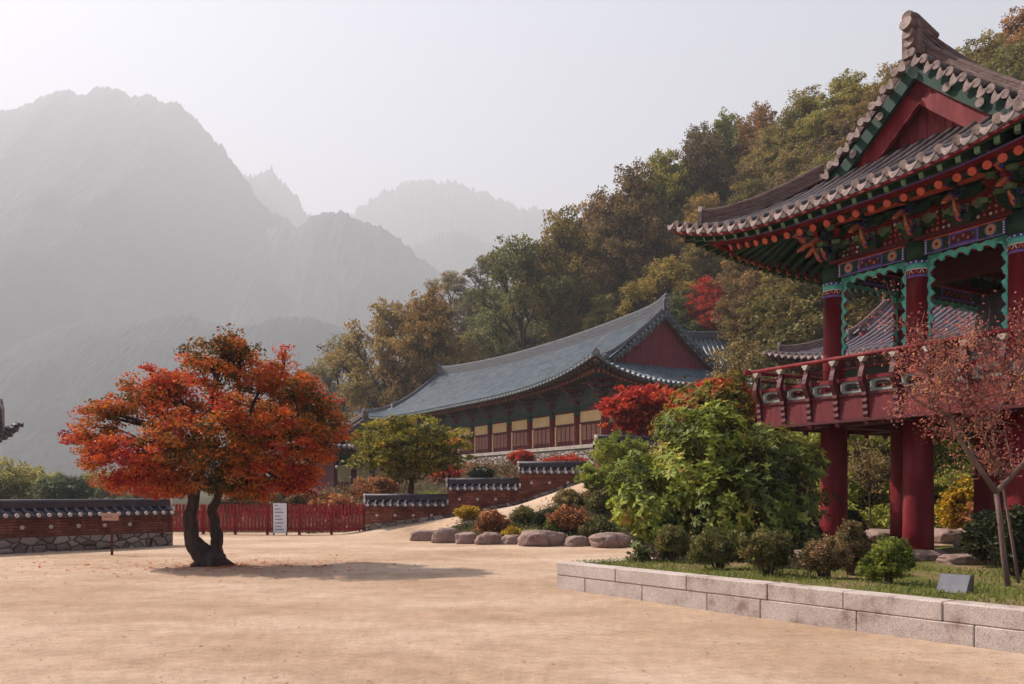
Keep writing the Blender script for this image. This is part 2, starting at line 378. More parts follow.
# ================================================================== Korean tiled roofs
class Roof:
    """hip-and-gable roof, ridge along local x"""
    def __init__(s, La, Wb, Lr, zE, zR, cu, rl, pw=1.25, cp=3, pitch=.3, tr=.07, seg=10):
        s.La,s.Wb,s.Lr,s.zE,s.zR,s.cu,s.rl,s.pw,s.cp,s.pitch,s.tr,s.seg=La,Wb,Lr,zE,zR,cu,rl,pw,cp,pitch,tr,seg
        s.e=La-Lr
    def z(s,a,b,side=False):
        A,B=abs(a),abs(b)
        d = (s.La-A) if side else (min(s.Wb-B,s.La-A) if A>s.Lr else s.Wb-B)
        d=max(d,0); t=d/s.Wb
        z=s.zE+(s.zR-s.zE)*t**s.pw
        z+=s.cu*(A/s.La)**s.cp*(B/s.Wb)**3
        if not side: z+=s.rl*min(1,A/s.Lr)**2*t*t
        return z
    def P(s,kind,sg,q,d,dz=0.):
        """point at distance d in from an eave. kind 'l': long eave b=sg*Wb; 's': short eave a=sg*La"""
        if kind=='l': a,b=q,sg*(s.Wb-d)
        else: a,b=sg*(s.La-d),q
        return (a,b,s.z(a,b,kind=='s')+dz)
    def surfaces(s, parent, mt, me, detail=2):
        pt,tr=s.pitch,s.tr
        mb=MB(); th=.10
        # sheets (troughs) and underside
        for sg in (1,-1):
            na=48; nb=12
            for off,mi in ((0,0),(-th,2)):
                rows=[]
                for i in range(na+1):
                    a=-s.La+2*s.La*i/na
                    b0=0 if abs(a)<=s.Lr else s.Wb-(s.La-abs(a))
                    rows.append([(a,sg*(b0+(s.Wb-b0)*j/nb),s.z(a,b0+(s.Wb-b0)*j/nb)+off) for j in range(nb+1)])
                mb.grid(rows,mi)
            ins=s.gi
            for off,mi in ((0,0),(-th,2)):
                rows=[]
                for i in range(25):
                    b=-s.Wb+2*s.Wb*i/24
                    d1=min(s.Wb-abs(b), s.e+ins) if abs(b)>s.Wb-s.e else s.e+ins
                    rows.append([s.P('s',sg,b,d1*j/8,off) for j in range(9)])
                mb.grid(rows,mi)
            # closed edge along eaves
            for kind,L in (('l',s.La),('s',s.Wb)):
                rows=[[s.P(kind,sg,-L+2*L*i/60,0,0),s.P(kind,sg,-L+2*L*i/60,0,-th)] for i in range(61)]
                mb.grid(rows,0,False)
        # rows of cover tiles
        def row(kind,sg,q,d1):
            if d1<.12: return
            n=max(2,int(s.seg*d1/s.Wb)+1)
            path=[s.P(kind,sg,q,d1*(1-i/n),tr*.25) for i in range(n)]+[s.P(kind,sg,q,-.03,tr*.25)]
            if s.pitch<.32:
                A_=np.array(path,float); cum=np.concatenate([[0],np.cumsum(np.linalg.norm(np.diff(A_,axis=0),axis=1))]); nt_=max(1,int(cum[-1]/.30)); off_=random.uniform(0,.1)
                pp=[];rr_=[]
                for t_ in range(nt_):
                    for f_,rad in ((.02,1.07),(.96,.93)):
                        u_=(t_+f_)/nt_*cum[-1]; pp.append(tuple(np.interp(u_,cum,A_[:,c_]) for c_ in range(3))); rr_.append(tr*rad*random.uniform(.97,1.03))
                pp.append(path[-1]); rr_.append(tr)
                mb.tube(pp,rr_,6,0,half=True,caps=False)
            else: mb.tube(path,tr,5,0,half=True,caps=False)
            e=path[-1]; nrm=(0,sg,-.25) if kind=='l' else (sg,0,-.25)
            mb.disc((e[0],e[1],e[2]+tr*.15),nrm,tr*1.05,.03,10 if detail>1 else 6,1)
            lat=(1,0,0) if kind=='l' else (0,1,0)
            out_=np.array((0,sg,0) if kind=='l' else (sg,0,0),float)
            # drip tile between this row and the next
            q2=q+pt/2
            lim=s.La if kind=='l' else s.Wb
            if q2<lim:
                c=np.array(s.P(kind,sg,q2,-.05,0)); w=pt*.36
                pol=[(-w,.02),(-w*.55,-.01),(0,-.025),(w*.55,-.01),(w,.02),(w*.8,-.07),(w*.35,-.13*pt/.3),(0,-.155*pt/.3),(-w*.35,-.13*pt/.3),(-w*.8,-.07)]
                up=np.array((0,0,1.))+out_*(-.35); up/=np.linalg.norm(up)
                mb.prism(pol,c,lat,up,.02,1)
        for sg in (1,-1):
            n=int(2*s.La/pt)
            for i in range(n):
                a=-s.La+(i+.5)*2*s.La/n
                row('l',sg,a,s.Wb-.1 if abs(a)<=s.Lr-.02 else s.La-abs(a))
            n=int(2*s.Wb/pt)
            for i in range(n):
                b=-s.Wb+(i+.5)*2*s.Wb/n
                bb=s.Wb-abs(b)
                row('s',sg,b,bb if bb<s.e else s.e+s.gi-.05)
        return mb.build('tiles',[mt,me,M['green_dark']],parent)
    def stack_sec(s,w,h,layers=4):
        L=[];Rr=[]
        for k in range(layers):
            z0=h*k/layers; z1=h*(k+1)/layers-.026
            o=w/2-.008*(k%2); i_=w/2-.06
            Rr+=[(o,z0),(o,z1),(i_,z1),(i_,z1+.026)]
            L+=[(-o,z0),(-o,z1),(-i_,z1),(-i_,z1+.026)]
        top=[(w*.30,h),(w*.24,h+w*.2),(0,h+w*.30),(-w*.24,h+w*.2),(-w*.30,h)]
        return Rr+top+L[::-1]
    def ridges(s,parent,mt,me,w=.3,h=.5,hook=.35,wh=.26,hh=.3):
        RS=s.rs if hasattr(s,'rs') else M['ridge_stack']
        MB.vert=True; r=MB(); n=24; path=[]
        for i in range(n+1):
            a=(-1+2*i/n)*(s.Lr+.05); t=abs(a)/s.Lr
            path.append((a,0,s.z(min(abs(a),s.Lr),0)-.06+hook*max(0,t-.86)**2/.02*.5))
        r.sweep(path,s.stack_sec(w,h,6 if s.pitch<.32 else 4),0,smi=1); core=lambda q_,w_,h_,pa,**k_: q_.sweep(pa,[(-w_/2+.02,.01),(w_/2-.02,.01),(w_/2-.02,h_-.03),(-w_/2+.02,h_-.03)],1,**k_)
        core(r,w,h,path)
        for sg in (1,-1):   # end tile faces
            e=path[-1] if sg>0 else path[0]
            r.prism([(-w*.6,-.12),(w*.6,-.12),(w*.6,h*.7),(w*.42,h*1.0),(0,h*1.1),(-w*.42,h*1.0),(-w*.6,h*.7)],(e[0]+sg*.03,0,e[2]),(0,1,0),(0,0,1),.10,0)
            for kz,kr,kl in ((.15,.34,.14),(.45,.38,.18),(.75,.42,.24)):
                zz=e[2]+h*kz; rr_=w*kr
                r.tube([(e[0]-sg*.35,0,zz-.05),(e[0]-sg*.05,0,zz),(e[0]+sg*kl,0,zz+.04+kl*.12)],[rr_*.9,rr_,rr_*1.02],12,0,capm=1)
            r.tube([(e[0]-sg*.7,0,e[2]+h*.86),(e[0]-sg*.25,0,e[2]+h*.98),(e[0]+sg*.02,0,e[2]+h*1.08),(e[0]+sg*.2,0,e[2]+h*1.14)],[w*.25,w*.40,w*.46,w*.34],12,0)
        r.build('main_ridge',[RS,me],parent)
        bh=s.Wb-s.e
        for sa in (1,-1):
            for sb in (1,-1):
                q=MB(); aa=sa*(s.Lr-.22)
                path=[(aa,sb*bb,s.z(s.Lr-.22,bb)+.0) for bb in np.linspace(.12,bh+.25,12)]
                path[-1]=(path[-1][0],path[-1][1],path[-1][2]+.10); path[-2]=(path[-2][0],path[-2][1],path[-2][2]+.04)
                q.sweep(path,s.stack_sec(wh,hh,4),0,lat=(1,0,0)); core(q,wh,hh,path,lat=(1,0,0))
                e=path[-1]; q.prism([(-wh*.6,-.1),(wh*.6,-.1),(wh*.6,hh*.9),(0,hh*1.4),(-wh*.6,hh*.9)],(e[0],e[1]+sb*.04,e[2]),(1,0,0),(0,0,1),.08,1)
                q.build('descending_ridge',[RS,me],parent)
                q=MB(); k=.45/s.e
                path=[]
                for t in np.linspace(0.02,1-k,12):
                    a=s.Lr+t*s.e; b=bh+t*s.e
                    lift=.35*max(0,(t-.7))**2/.09*hh
                    path.append((sa*a,sb*b,s.z(a,b)+lift))
                q.sweep(path,s.stack_sec(wh,hh,4),0); core(q,wh,hh,path)
                e=path[-1]; dr=np.array((sa,sb,0))/1.41421
                q.prism([(-wh*.62,-.12),(wh*.62,-.12),(wh*.62,hh*.95),(0,hh*1.5),(-wh*.62,hh*.95)],(e[0]+dr[0]*.05,e[1]+dr[1]*.05,e[2]),(-dr[1],dr[0],0),(0,0,1),.08,1)
                q.build('hip_ridge',[RS,me],parent)
        MB.vert=False
    def gables(s,parent,me,mt,board=.5,th=.08):
        bh=s.Wb-s.e
        for sa in (1,-1):
            # rake tiles, their pale ends pointing out over the gable
            g=MB(); L=bh+.35
            for sb in (1,-1):
                arc=0; bb=.05; k=0
                while bb<L:
                    z=s.z(s.Lr,bb); c0=(sa*(s.Lr-.30),sb*bb,z+.04); c1=(sa*(s.Lr+.16),sb*bb,z+.02)
                    g.tube([c0,c1],s.tr*.95,8,0)
                    g.disc((sa*(s.Lr+.175),sb*bb,z+.02),(1,0,0),s.tr*1.05,.03,10,1)
                    b2=bb+s.pitch*.42; z2=s.z(s.Lr,min(b2,L))-.04; w=s.pitch*.30
                    dz=(s.z(s.Lr,bb+.1)-s.z(s.Lr,bb))/.1; lat=np.array((0,sb,dz)); lat/=np.linalg.norm(lat)
                    up=np.cross((sa,0,0),lat); up= up if up[2]>0 else -up
                    g.prism([(-w,.05),(0,0.0),(w,.05),(w*.85,-.06),(w*.3,-.15*s.pitch/.3),(-w*.3,-.15*s.pitch/.3),(-w*.85,-.06)],(sa*(s.Lr+.19),sb*b2,z2),lat,up,.02,1)
                    bb+=s.pitch*.84; k+=1
            g.build('rake_tiles',[mt,me],parent)
            # bargeboards
            bd=MB()
            for sb in (1,-1):
                path=[(sa*(s.Lr-.02),sb*bb,s.z(s.Lr,bb)-.10) for bb in np.linspace(0,L,10)]
                bd.sweep(path,[(-th/2,-board*.55),(th/2,-board*.55),(th/2,0),(-th/2,0)],0,lat=(1,0,0))
                path=[(sa*(s.Lr-.16),sb*bb,s.z(s.Lr,bb)-.10) for bb in np.linspace(0,L-.15,10)]
                bd.sweep(path,[(-th/2,-board*(1.25 if s.pitch<.32 else .5)),(th/2,-board*(1.25 if s.pitch<.32 else .5)),(th/2,0),(-th/2,0)],1,lat=(1,0,0))
                for bb in np.arange(.7,L-.3,.62):
                    z=s.z(s.Lr,bb)-.30
                    bd.tube([(sa*(s.Lr-.5),sb*bb,z),(sa*(s.Lr+.10),sb*bb,z)],.085*s.pitch/.3,10,0,capm=2)
            bd.build('bargeboard',[M['green_dark'] if s.pitch<.32 else M['tile_dark'],M['red_paint'] if s.pitch<.32 else M['tile_dark'],M['tile_end']],parent)
            pl=MB(); x=sa*(s.Lr-s.gi+.02); bb=-bh; i=0
            while bb<bh-.02:
                w=random.uniform(.17,.23)*s.pitch/.3; w=min(w,bh-bb)
                zb=s.P('s',sa,bb,s.e+s.gi-.02)[2]-.05
                zt0=s.z(s.Lr-s.gi,abs(bb))-.02; zt1=s.z(s.Lr-s.gi,abs(bb+w))-.02
                dx=random.uniform(-.012,.012)
                pl.add([(x+dx-.02,bb+.006,zb),(x+dx-.02,bb+w-.006,zb),(x+dx-.02,bb+w-.006,zt1),(x+dx-.02,bb+.006,zt0),
                        (x+dx+.02,bb+.006,zb),(x+dx+.02,bb+w-.006,zb),(x+dx+.02,bb+w-.006,zt1),(x+dx+.02,bb+.006,zt0)],
                       [(0,3,2,1),(4,5,6,7),(0,1,5,4),(1,2,6,5),(2,3,7,6),(3,0,4,7)],0)
                bb+=w; i+=1
            # backing
            pts=[(y,s.z(s.Lr-s.gi,abs(y))-.06) for y in np.linspace(bh,-bh,17)]
            zb=s.zE+(s.zR-s.zE)*((s.e+s.gi)/s.Wb)**s.pw-.15
            pl.prism([(-bh,zb),(bh,zb)]+pts,(sa*(s.Lr-s.gi-.04),0,0),(0,1,0),(0,0,1),.03,0)
            pl.build('gable_planks',M['gable_red'],parent)
    def eaves(s,parent,cx,cy,detail=2,rp=.31,rr=.075,zw=None):
        """flying rafters, fascia, round rafters; cx,cy = wall line half sizes"""
        f1=MB(); f2=MB(); f3=MB()
        W1=s.La-cx
        for kind,L,lim in (('l',s.La,cx),('s',s.Wb,cy)):
            for sg in (1,-1):
                n=int(2*L/rp)
                for i in range(n):
                    q=-L+(i+.5)*2*L/n
                    if abs(q)>L-.12: continue
                    qi=max(-lim,min(lim,q)); 
                    if abs(q)>lim: qi=math.copysign(lim-(abs(q)-lim)*.0,q)
                    def at(d):   # the fan of rafters at a corner
                        t=min(1,d/W1); qq=q+(qi-q)*t
                        return s.P(kind,sg,qq,d)
                    a=np.array(at(.12)); b=np.array(at(min(W1*.55,1.3)))
                    f1.beam(a-(0,0,.215),b-(0,0,.23),.105*rr/.075,.13*rr/.075,0)
                    nn=(b-a); nn/=np.linalg.norm(nn)
                    f1.beam(a-(0,0,.215)-nn*.014,a-(0,0,.215)-nn*.002,.088*rr/.075,.11*rr/.075,1)
                    f1.beam(a-(0,0,.287)+nn*.03,a-(0,0,.287)+nn*.5,.06*rr/.075,.008,1)
                    if abs(q)<L-.5:
                        a=np.array(at(W1*.25))-(0,0,.475); bt=np.array(at(W1*1.02)); b=bt-(0,0,.46)
                        f3.tube([a,b],rr,8,0)
                        nn=(b-a); nn/=np.linalg.norm(nn)
                        if detail>1:
                            f3.tube([a-nn*.03,a-nn*.004],rr*1.08,8,1)
                            f3.tube([a+nn*.02,a+nn*.07],rr*1.06,8,2)
                        else: f3.tube([a-nn*.03,a-nn*.004],rr*1.05,6,1)
                # fascias following the curve
                for d,dz,w_,h_,mi in ((.03,-.085,.05,.05,0),(.07,-.115,.04,.03,2)):
                    path=[s.P(kind,sg,-L+d+2*(L-d)*i/60,d,dz-.04) for i in range(61)]
                    f2.sweep(path,[(-w_/2,-h_/2),(w_/2,-h_/2),(w_/2,h_/2),(-w_/2,h_/2)],mi,cap=True)
                d=W1*.25
                for dz,w_,h_,mi in ((-.36,.09,.10,0),(-.325,.11,.03,3)):
                    path=[s.P(kind,sg,-L+d+2*(L-d)*i/60,d,dz) for i in range(61)]
                    f2.sweep(path,[(-w_/2,-h_/2),(w_/2,-h_/2),(w_/2,h_/2),(-w_/2,h_/2)],mi,cap=True)
        f1.build('flying_rafters',[M['green_paint'] if detail>1 else M['eave_brown'],M['green_light'] if detail>1 else M['dull_green']],parent)
        f2.build('fascia',[M['red_paint'] if detail>1 else M['red_dark'],M['green_light'],M['green_paint'],M['purple_paint'] if detail>1 else M['dull_green']],parent)
        f3.build('round_rafters',[M['green_paint'] if detail>1 else M['eave_brown'],M['orange_paint'] if detail>1 else M['rust_paint'],M['red_dark']],parent)
        for sa in (1,-1):
            for sb in (1,-1):
                hb_=MB()
                def hp(t): a=cx+(s.La-.18-cx)*t; b=cy+(s.Wb-.18-cy)*t; return np.array((sa*a,sb*b,s.z(a,b)))
                hb_.beam(hp(-.05)-(0,0,.62),hp(.66)-(0,0,.52),.2,.30,0); hb_.beam(hp(.45)-(0,0,.30),hp(1)-(0,0,.24),.16,.2,0)
                q=hp(.66)-(0,0,.52); hb_.beam(q,q+np.array((sa,sb,0))*.012,.15,.24,1)
                q=hp(1)-(0,0,.24); hb_.beam(q,q+np.array((sa,sb,0))*.012,.12,.16,1)
                hb_.build('hip_rafter',[M['green_paint'],M['orange_paint']],parent)

def bracket_mesh(tiers=4, out=.22, hh=.23, width=.62, sc_=1.0, simple=False):
    """a cluster of carved bracket arms; +x is outward"""
    b=MB(); h=hh*sc_
    b.box((0,0,.09*sc_),(.30*sc_,.30*sc_,.16*sc_),mi=0,taper=1.25)
    for t in range(tiers):
        z=.17*sc_+t*h; L=(.30+t*out)*sc_; w=(.34+.15*t)*sc_
        w=min(w,width*sc_)
        # arm across the wall and its end blocks
        b.prism([(-w,.04),(-w*.9,-.03),(-w*.6,-.075),(w*.6,-.075),(w*.9,-.03),(w,.04),(w,.07),(-w,.07)],(0,0,z+.06*sc_),(0,sc_,0),(0,0,sc_),.09*sc_,1 if t%2 else 0)
        if t>0:
            b.prism([(-w,.04),(-w*.9,-.03),(-w*.6,-.075),(w*.6,-.075),(w*.9,-.03),(w,.04),(w,.07),(-w,.07)],(t*out*sc_,0,z+.06*sc_),(0,sc_*.8,0),(0,0,sc_),.08*sc_,0)
        for y in (-w*sc_,0,w*sc_):
            b.box((0 if t==0 else t*out*sc_*.5,y*.85,z+.15*sc_),(.12*sc_,.12*sc_,.07*sc_),mi=2,taper=1.3)
        # outward tongue: curved, pale tip
        pts=[]; 
        for k in range(9):
            u=k/8; x=L*(.2+u*1.05); zz=z+.05*sc_+ (-.13*math.sin(u*2.2)+.26*u**4)*sc_
            if t%2: zz=z+.05*sc_+(.02-.20*u**3)*sc_
            pts.append((x,0,zz))
        rad=[.055*sc_*(1-.55*(k/8)**2) for k in range(9)]
        b.tube(pts[:6],rad[:6],6,0); b.tube(pts[5:],rad[5:],6,4)
        b.tube(pts[4:6],[rad[4]*1.12]*2,6,5)
        if not simple:
            b.tube([(p[0],0,p[2]-.055*sc_) for p in pts[2:8]],.022*sc_,5,6)
            # painted scroll curls at the side faces
            for sy in (-1,1):
                c=(L*.62,sy*.07*sc_,z+.06*sc_)
                arc=[(c[0]+math.cos(a)*.075*sc_*(1-a/9),c[1],c[2]+math.sin(a)*.075*sc_*(1-a/9)) for a in np.linspace(0,5.6,12)]
                b.tube(arc,.014*sc_,4,5)
                b.disc((L*.3,sy*.05*sc_,z+.08*sc_),(0,1,0),.035*sc_,.02,8,6 if t%2 else 4)
    return b
BM=lambda:[M['green_paint'],M['red_paint'],M['green_light'],M['red_dark'],M['salmon_paint'],M['blue_paint'],M['orange_paint']]

BM2=lambda:[M['red_dark'],M['eave_brown'],M['dull_green'],M['red_dark'],M['rust_paint'],M['blue_paint'],M['rust_paint']]
# ================================================================== two-storey bell pavilion
def make_pavilion():
    root=thing('pavilion','two-storey red-columned pavilion with painted eaves, standing above the stone-edged lawn','pavilion',(11.29,18.25,0),R(30))
    gz=.40; xs_=[-4.1,-1.8,1.8,4.1]; ys_=[-1.94,0,1.94]
    rf=thing('roof',None,None); rf.parent=root
    r=Roof(6.46,4.30,4.2,6.86,9.52,.62,.40,1.22,3,.30,.078,12); r.gi=.5
    r.surfaces(rf,M['tile_dark'],M['tile_end']); r.ridges(rf,M['tile_dark'],M['tile_end'],.30,.54,.18,.25,.30)
    r.gables(rf,M['tile_end'],M['tile_dark'],.48,.09); r.eaves(rf,4.1,1.94,2,.31,.066)
    # lower and upper columns, stones
    for i,x in enumerate(xs_):
        for j,y in enumerate(ys_):
            if i in(1,2) and j==1: pass
            c=MB(); c.tube([(x,y,gz+.10),(x,y,gz+.5),(x,y,1.7),(x,y,3.3)],[.275,.275,.272,.262],22,0)
            o=c.build('lower_column',M['red_paint'],root)
            st=MB(); n=18; rr_=[random.uniform(.42,.52) for _ in range(n)]
            vs=[(x+rr_[k]*math.cos(k*6.283/n)*1.05,y+rr_[k]*math.sin(k*6.283/n),gz-.12) for k in range(n)]+[(x+rr_[k]*math.cos(k*6.283/n),y+rr_[k]*math.sin(k*6.283/n),gz+.05) for k in range(n)]+[(x+rr_[k]*.78*math.cos(k*6.283/n),y+rr_[k]*.78*math.sin(k*6.283/n),gz+.115) for k in range(n)]
            st.add(vs,[(k,(k+1)%n,n+(k+1)%n,n+k) for k in range(n)]+[(n+k,n+(k+1)%n,2*n+(k+1)%n,2*n+k) for k in range(n)]+[tuple(range(2*n,3*n))],0,True)
            st.build('base_stone',M['boulder'],root)
            if 0<i<3 and j==1: continue
            c=MB(); c.tube([(x,y,3.5),(x,y,4.6),(x,y,5.68)],[.215,.212,.205],20,0)
            o=c.build('upper_column',M['red_paint'],root)
            b=MB()    # painted collar
            b.cyl((x,y,5.66),.212,.05,20,3); b.cyl((x,y,5.71),.216,.10,20,0); b.cyl((x,y,5.81),.218,.11,20,6); b.cyl((x,y,5.80),.222,.02,20,4); b.cyl((x,y,5.92),.217,.05,20,2); b.cyl((x,y,5.97),.214,.40,20,1)
            for k in range(14):
                a=k*6.2832/14
                b.disc((x+.22*math.cos(a),y+.22*math.sin(a),5.945),(math.cos(a),math.sin(a),0),.017,.012,6,4)
                aa=[(x+.222*math.cos(a+q*.16),y+.222*math.sin(a+q*.16),5.72+.07*math.cos(q*1.5)) for q in np.linspace(-1,1,5)]
                b.tube(aa,.009,4,4 if k%2 else 5)
            b.build('painted_collar',[M['red_paint'],M['green_paint'],M['blue_paint'],M['purple_paint'],M['white_line'],M['salmon_paint'],M['turquoise']],o)
    # deck
    dx,dy=4.1+1.03,1.94+1.03
    d=MB(); d.box((0,0,3.44),(2*dx-.1,2*dy-.1,.10),mi=0)
    for i in range(34): d.box((-dx+.15+(2*dx-.3)*i/33,0,3.36),(.08,2*dy-.2,.06),mi=1)
    d.build('deck',[M['red_board'],M['red_dark']],root)
    j=MB()
    for x in xs_: j.box((x,0,3.13),(.26,2*dy-.3,.34))
    for y in ys_: j.box((0,y,3.10),(2*dx-.3,.24,.30))
    for x in np.arange(-4.9,5,.49): j.box((x,0,3.22),(.10,2*dy-.3,.16))
    j.build('deck_beams',M['red_dark'],root)
    # skirt boards, cloud panels, rails on the four sides
    def side(p,q,name_suffix):
        p=np.array(p,float); q=np.array(q,float); L=np.linalg.norm(q-p); t=(q-p)/L; nrm=np.array((t[1],-t[0],0.))
        n=int(round(L/.672)); st=L/n
        sk=MB(); mid=(p+q)/2; ang=math.atan2(t[1],t[0])
        sk.box((mid[0],mid[1],3.20),(L,.06,.50),rz=ang,mi=0); sk.box((mid[0]+nrm[0]*.01,mid[1]+nrm[1]*.01,2.965),(L+.02,.10,.05),rz=ang,mi=1)
        sk.box((mid[0]+nrm[0]*.012,mid[1]+nrm[1]*.012,3.46),(L+.02,.10,.05),rz=ang,mi=1)
        sk.build('skirt_board',[M['red_board'],M['red_dark']],root)
        cp=MB()
        for k in range(n):
            c=p+t*(k+.5)*st; w=st-.13; h=.235; z=3.605
            # frame of pale board with a cloud-shaped hole
            hole=[(w*.30*math.copysign(abs(math.cos(a))**.7,math.cos(a))*(1+.08*math.cos(3*a)),.055*math.copysign(abs(math.sin(a))**.6,math.sin(a))+.004*math.cos(4*a)) for a in np.linspace(0,2*math.pi,25)[:-1]]
            m_=len(hole); outer=[]
            for a in np.linspace(0,2*math.pi,25)[:-1]:
                ca,sa_=math.cos(a),math.sin(a); k_=min((w/2)/max(1e-6,abs(ca)),(h/2)/max(1e-6,abs(sa_))); outer.append((ca*k_,sa_*k_))
            vs=[]
            for off in (.018,-.018):
                for P_ in (hole,outer):
                    for (a,b) in P_: v=c+t*a+nrm*off; vs.append((v[0],v[1],z+b))
            fs=[]
            for i in range(m_):
                i2=(i+1)%m_
                fs.append((i,i2,m_+i2,m_+i)); fs.append((2*m_+i,3*m_+i,3*m_+i2,2*m_+i2)); fs.append((i,2*m_+i,2*m_+i2,i2)); fs.append((m_+i,m_+i2,3*m_+i2,3*m_+i))
            cp.add(vs,fs,0)
            ring=[c+t*a*1.06+nrm*.02+np.array((0,0,z+b*1.1)) for a,b in hole]
            cp.tube(ring+[ring[0]],.010,4,1)
        cp.build('cloud_panel',[M['pale_teal'],M['red_dark']],root)
        rl=MB(); rl.beam(p+nrm*.0+(0,0,3.755),q+(0,0,3.755),.09,.07,0)
        for k in range(n): 
            c=p+t*k*st; 
        rl.beam(p+nrm*.02+(0,0,3.97),q+nrm*.02+(0,0,3.97),.03,.03,0)
        o_=nrm*.16
        rl.tube([p+o_-t*.34+(0,0,4.17),q+o_+t*.34+(0,0,4.17)],.042,10,0)
        rl.build('handrail',[M['red_paint']],root)
        for k in range(n+1):
            c=p+t*k*st
            b=MB(); prof=[]
            pts=[(0.03,2.86),(.06,2.95),(.045,3.0),(.075,3.06),(.06,3.12),(.09,3.18),(.075,3.24),(.105,3.3),(.09,3.36),(.12,3.42),(.11,3.48),(.155,3.56),(.205,3.66),(.225,3.76),(.20,3.86),(.165,3.95),(.155,4.04)]
            poly=[(a,z) for a,z in pts]+[(.085,4.04),(.09,3.95),(.11,3.86),(.12,3.76),(.09,3.66),(.04,3.56),(-.02,3.48),(-.03,3.3),(-.03,2.86)]
            b.prism(poly,(c[0],c[1],0),(nrm[0],nrm[1],0),(0,0,1),.10,0)
            # lotus-leaf cap under the rail
            b.prism([(-.03,4.04),(.03,4.04),(.04,4.075),(.075,4.11),(.07,4.135),(-.07,4.135),(-.075,4.11),(-.04,4.075)],(c[0]+nrm[0]*.14,c[1]+nrm[1]*.14,0),(t[0],t[1],0),(0,0,1),.11,1)
            b.build('baluster',[M['red_dark'],M['cream_paint']],root)
    side((-dx,dy,0),(-dx,-dy,0),'a'); side((dx,-dy,0),(dx,dy,0),'b'); side((-dx,-dy,0),(dx,-dy,0),'c'); side((dx,dy,0),(-dx,dy,0),'d')
    # lintels with painted ends and middle panel; frilled valance; per bay
    def bay(p,q,frill=True):
        p=np.array(p,float); q=np.array(q,float); L=np.linalg.norm(q-p); t=(q-p)/L; nrm=np.array((t[1],-t[0],0.)); ang=math.atan2(t[1],t[0]); mid=(p+q)/2
        b=MB(); b.box((mid[0],mid[1],6.19),(L-.36,.22,.27),rz=ang,mi=0)
        b.box((mid[0],mid[1],6.365),(L-.1,.42,.07),rz=ang,mi=2)
        e=L/2-.2
        for sgn in (1,-1):
            f=nrm*.113*sgn
            def plate(u0,u1,z0,z1,mi,off=0):
                c=mid+t*(u0+u1)/2+f*(1+off); b.box((c[0],c[1],(z0+z1)/2),(u1-u0,.006,z1-z0),rz=ang,mi=mi)
            w=e*.36
            plate(-w,w,6.065,6.315,3,.0); plate(-w+.03,w-.03,6.09,6.29,4,.05); plate(-w+.055,w-.055,6.115,6.265,2,.10); 
            for k in range(int(w*2/.09)):
                c=mid+t*(-w+.09+k*.09)+f*1.16; b.box((c[0],c[1],6.19+.03*(-1)**k),(.035,.004,.05),rz=ang+0,mi=6 if k%3 else 1)
            for sx in (-1,1):
                c=mid+t*sx*(w+(e-w)*.46)+f
                b.disc((c[0],c[1],6.19),nrm,.118,.016,16,4); b.disc((c[0],c[1],6.19),nrm,.104,.024,16,1); b.disc((c[0],c[1],6.19),nrm,.088,.032,14,7); b.disc((c[0],c[1],6.19),nrm,.062,.040,12,6)
                for k in range(8):
                    a=k*.785; cc=c+t*math.cos(a)*.075; b.disc((cc[0],cc[1],6.19+.075*math.sin(a)),nrm,.016,.05,6,6)
                b.disc((c[0],c[1],6.19),nrm,.03,.05,8,2)
                u=sx*(e-.04)
                for zz in np.arange(6.085,6.31,.045):
                    c2=mid+t*u+f; b.disc((c2[0],c2[1],zz),nrm,.015,.02,6,8)
                    c2=mid+t*sx*(w+.02)+f
                c2=mid+t*u+f; b.box((c2[0],c2[1],6.19),(.05,.01,.26),rz=ang,mi=4)
            for zz in (6.06,6.32): plate(-e,e,zz-.012,zz+.012,3 if zz<6.2 else 5,.04)
        b.build('lintel',[M['green_paint'],M['green_light'],M['red_dark'],M['purple_paint'],M['blue_paint'],M['orange_paint'],M['salmon_paint'],M['cream_paint'],M['white_line']],root)
        if not frill: return
        v=MB(); 
        def strip(pa,pb,inw,w,mi,off,th,ph):
            pa=np.array(pa,float); pb=np.array(pb,float); n=max(6,int(np.linalg.norm(pb-pa)/.045)); A=[];B=[]
            for k in range(n+1):
                u=k/n; c=pa+(pb-pa)*u+nrm*off; s_=np.linalg.norm(pb-pa)*u
                ww=w+.030*math.sin(s_*26+ph)+.018*math.sin(s_*52+ph)
                if mi==0: c=c+np.array(inw)*(.012+.022*math.sin(s_*26+ph+1.2))
                A.append(c); B.append(c+np.array(inw)*ww)
            vs=[tuple(x+nrm*th/2) for x in A]+[tuple(x+nrm*th/2) for x in B]+[tuple(x-nrm*th/2) for x in A]+[tuple(x-nrm*th/2) for x in B]
            N=n+1; fs=[]
            for k in range(n): fs+=[(k,k+1,N+k+1,N+k),(2*N+k,3*N+k,3*N+k+1,2*N+k+1),(N+k,N+k+1,3*N+k+1,3*N+k),(k,2*N+k,2*N+k+1,k+1)]
            v.add(vs,fs,mi)
        e=L/2-.205; zt=6.05
        for (w,mi,th,off) in ((.125,1,.03,0),(.10,0,.05,0)):
            strip(mid-t*e+(0,0,zt),mid+t*e+(0,0,zt),(0,0,-1),w,mi,off,th,0)
            for sx in (-1,1):
                strip(mid+t*sx*e+(0,0,zt),mid+t*sx*e+(0,0,4.35 if sx*1>0 else 4.35),tuple(-t*sx),w*.8,mi,off,th,1.3*sx)
        # cut corners
        for sx in (-1,1):
            c=mid+t*sx*(e-.02); v.prism([(0,0),(-sx*.28,0),(-sx*.20,-.09),(-sx*.10,-.13),(-sx*.06,-.24),(0,-.3)],(c[0],c[1],zt),tuple(t),(0,0,1),.05,0)
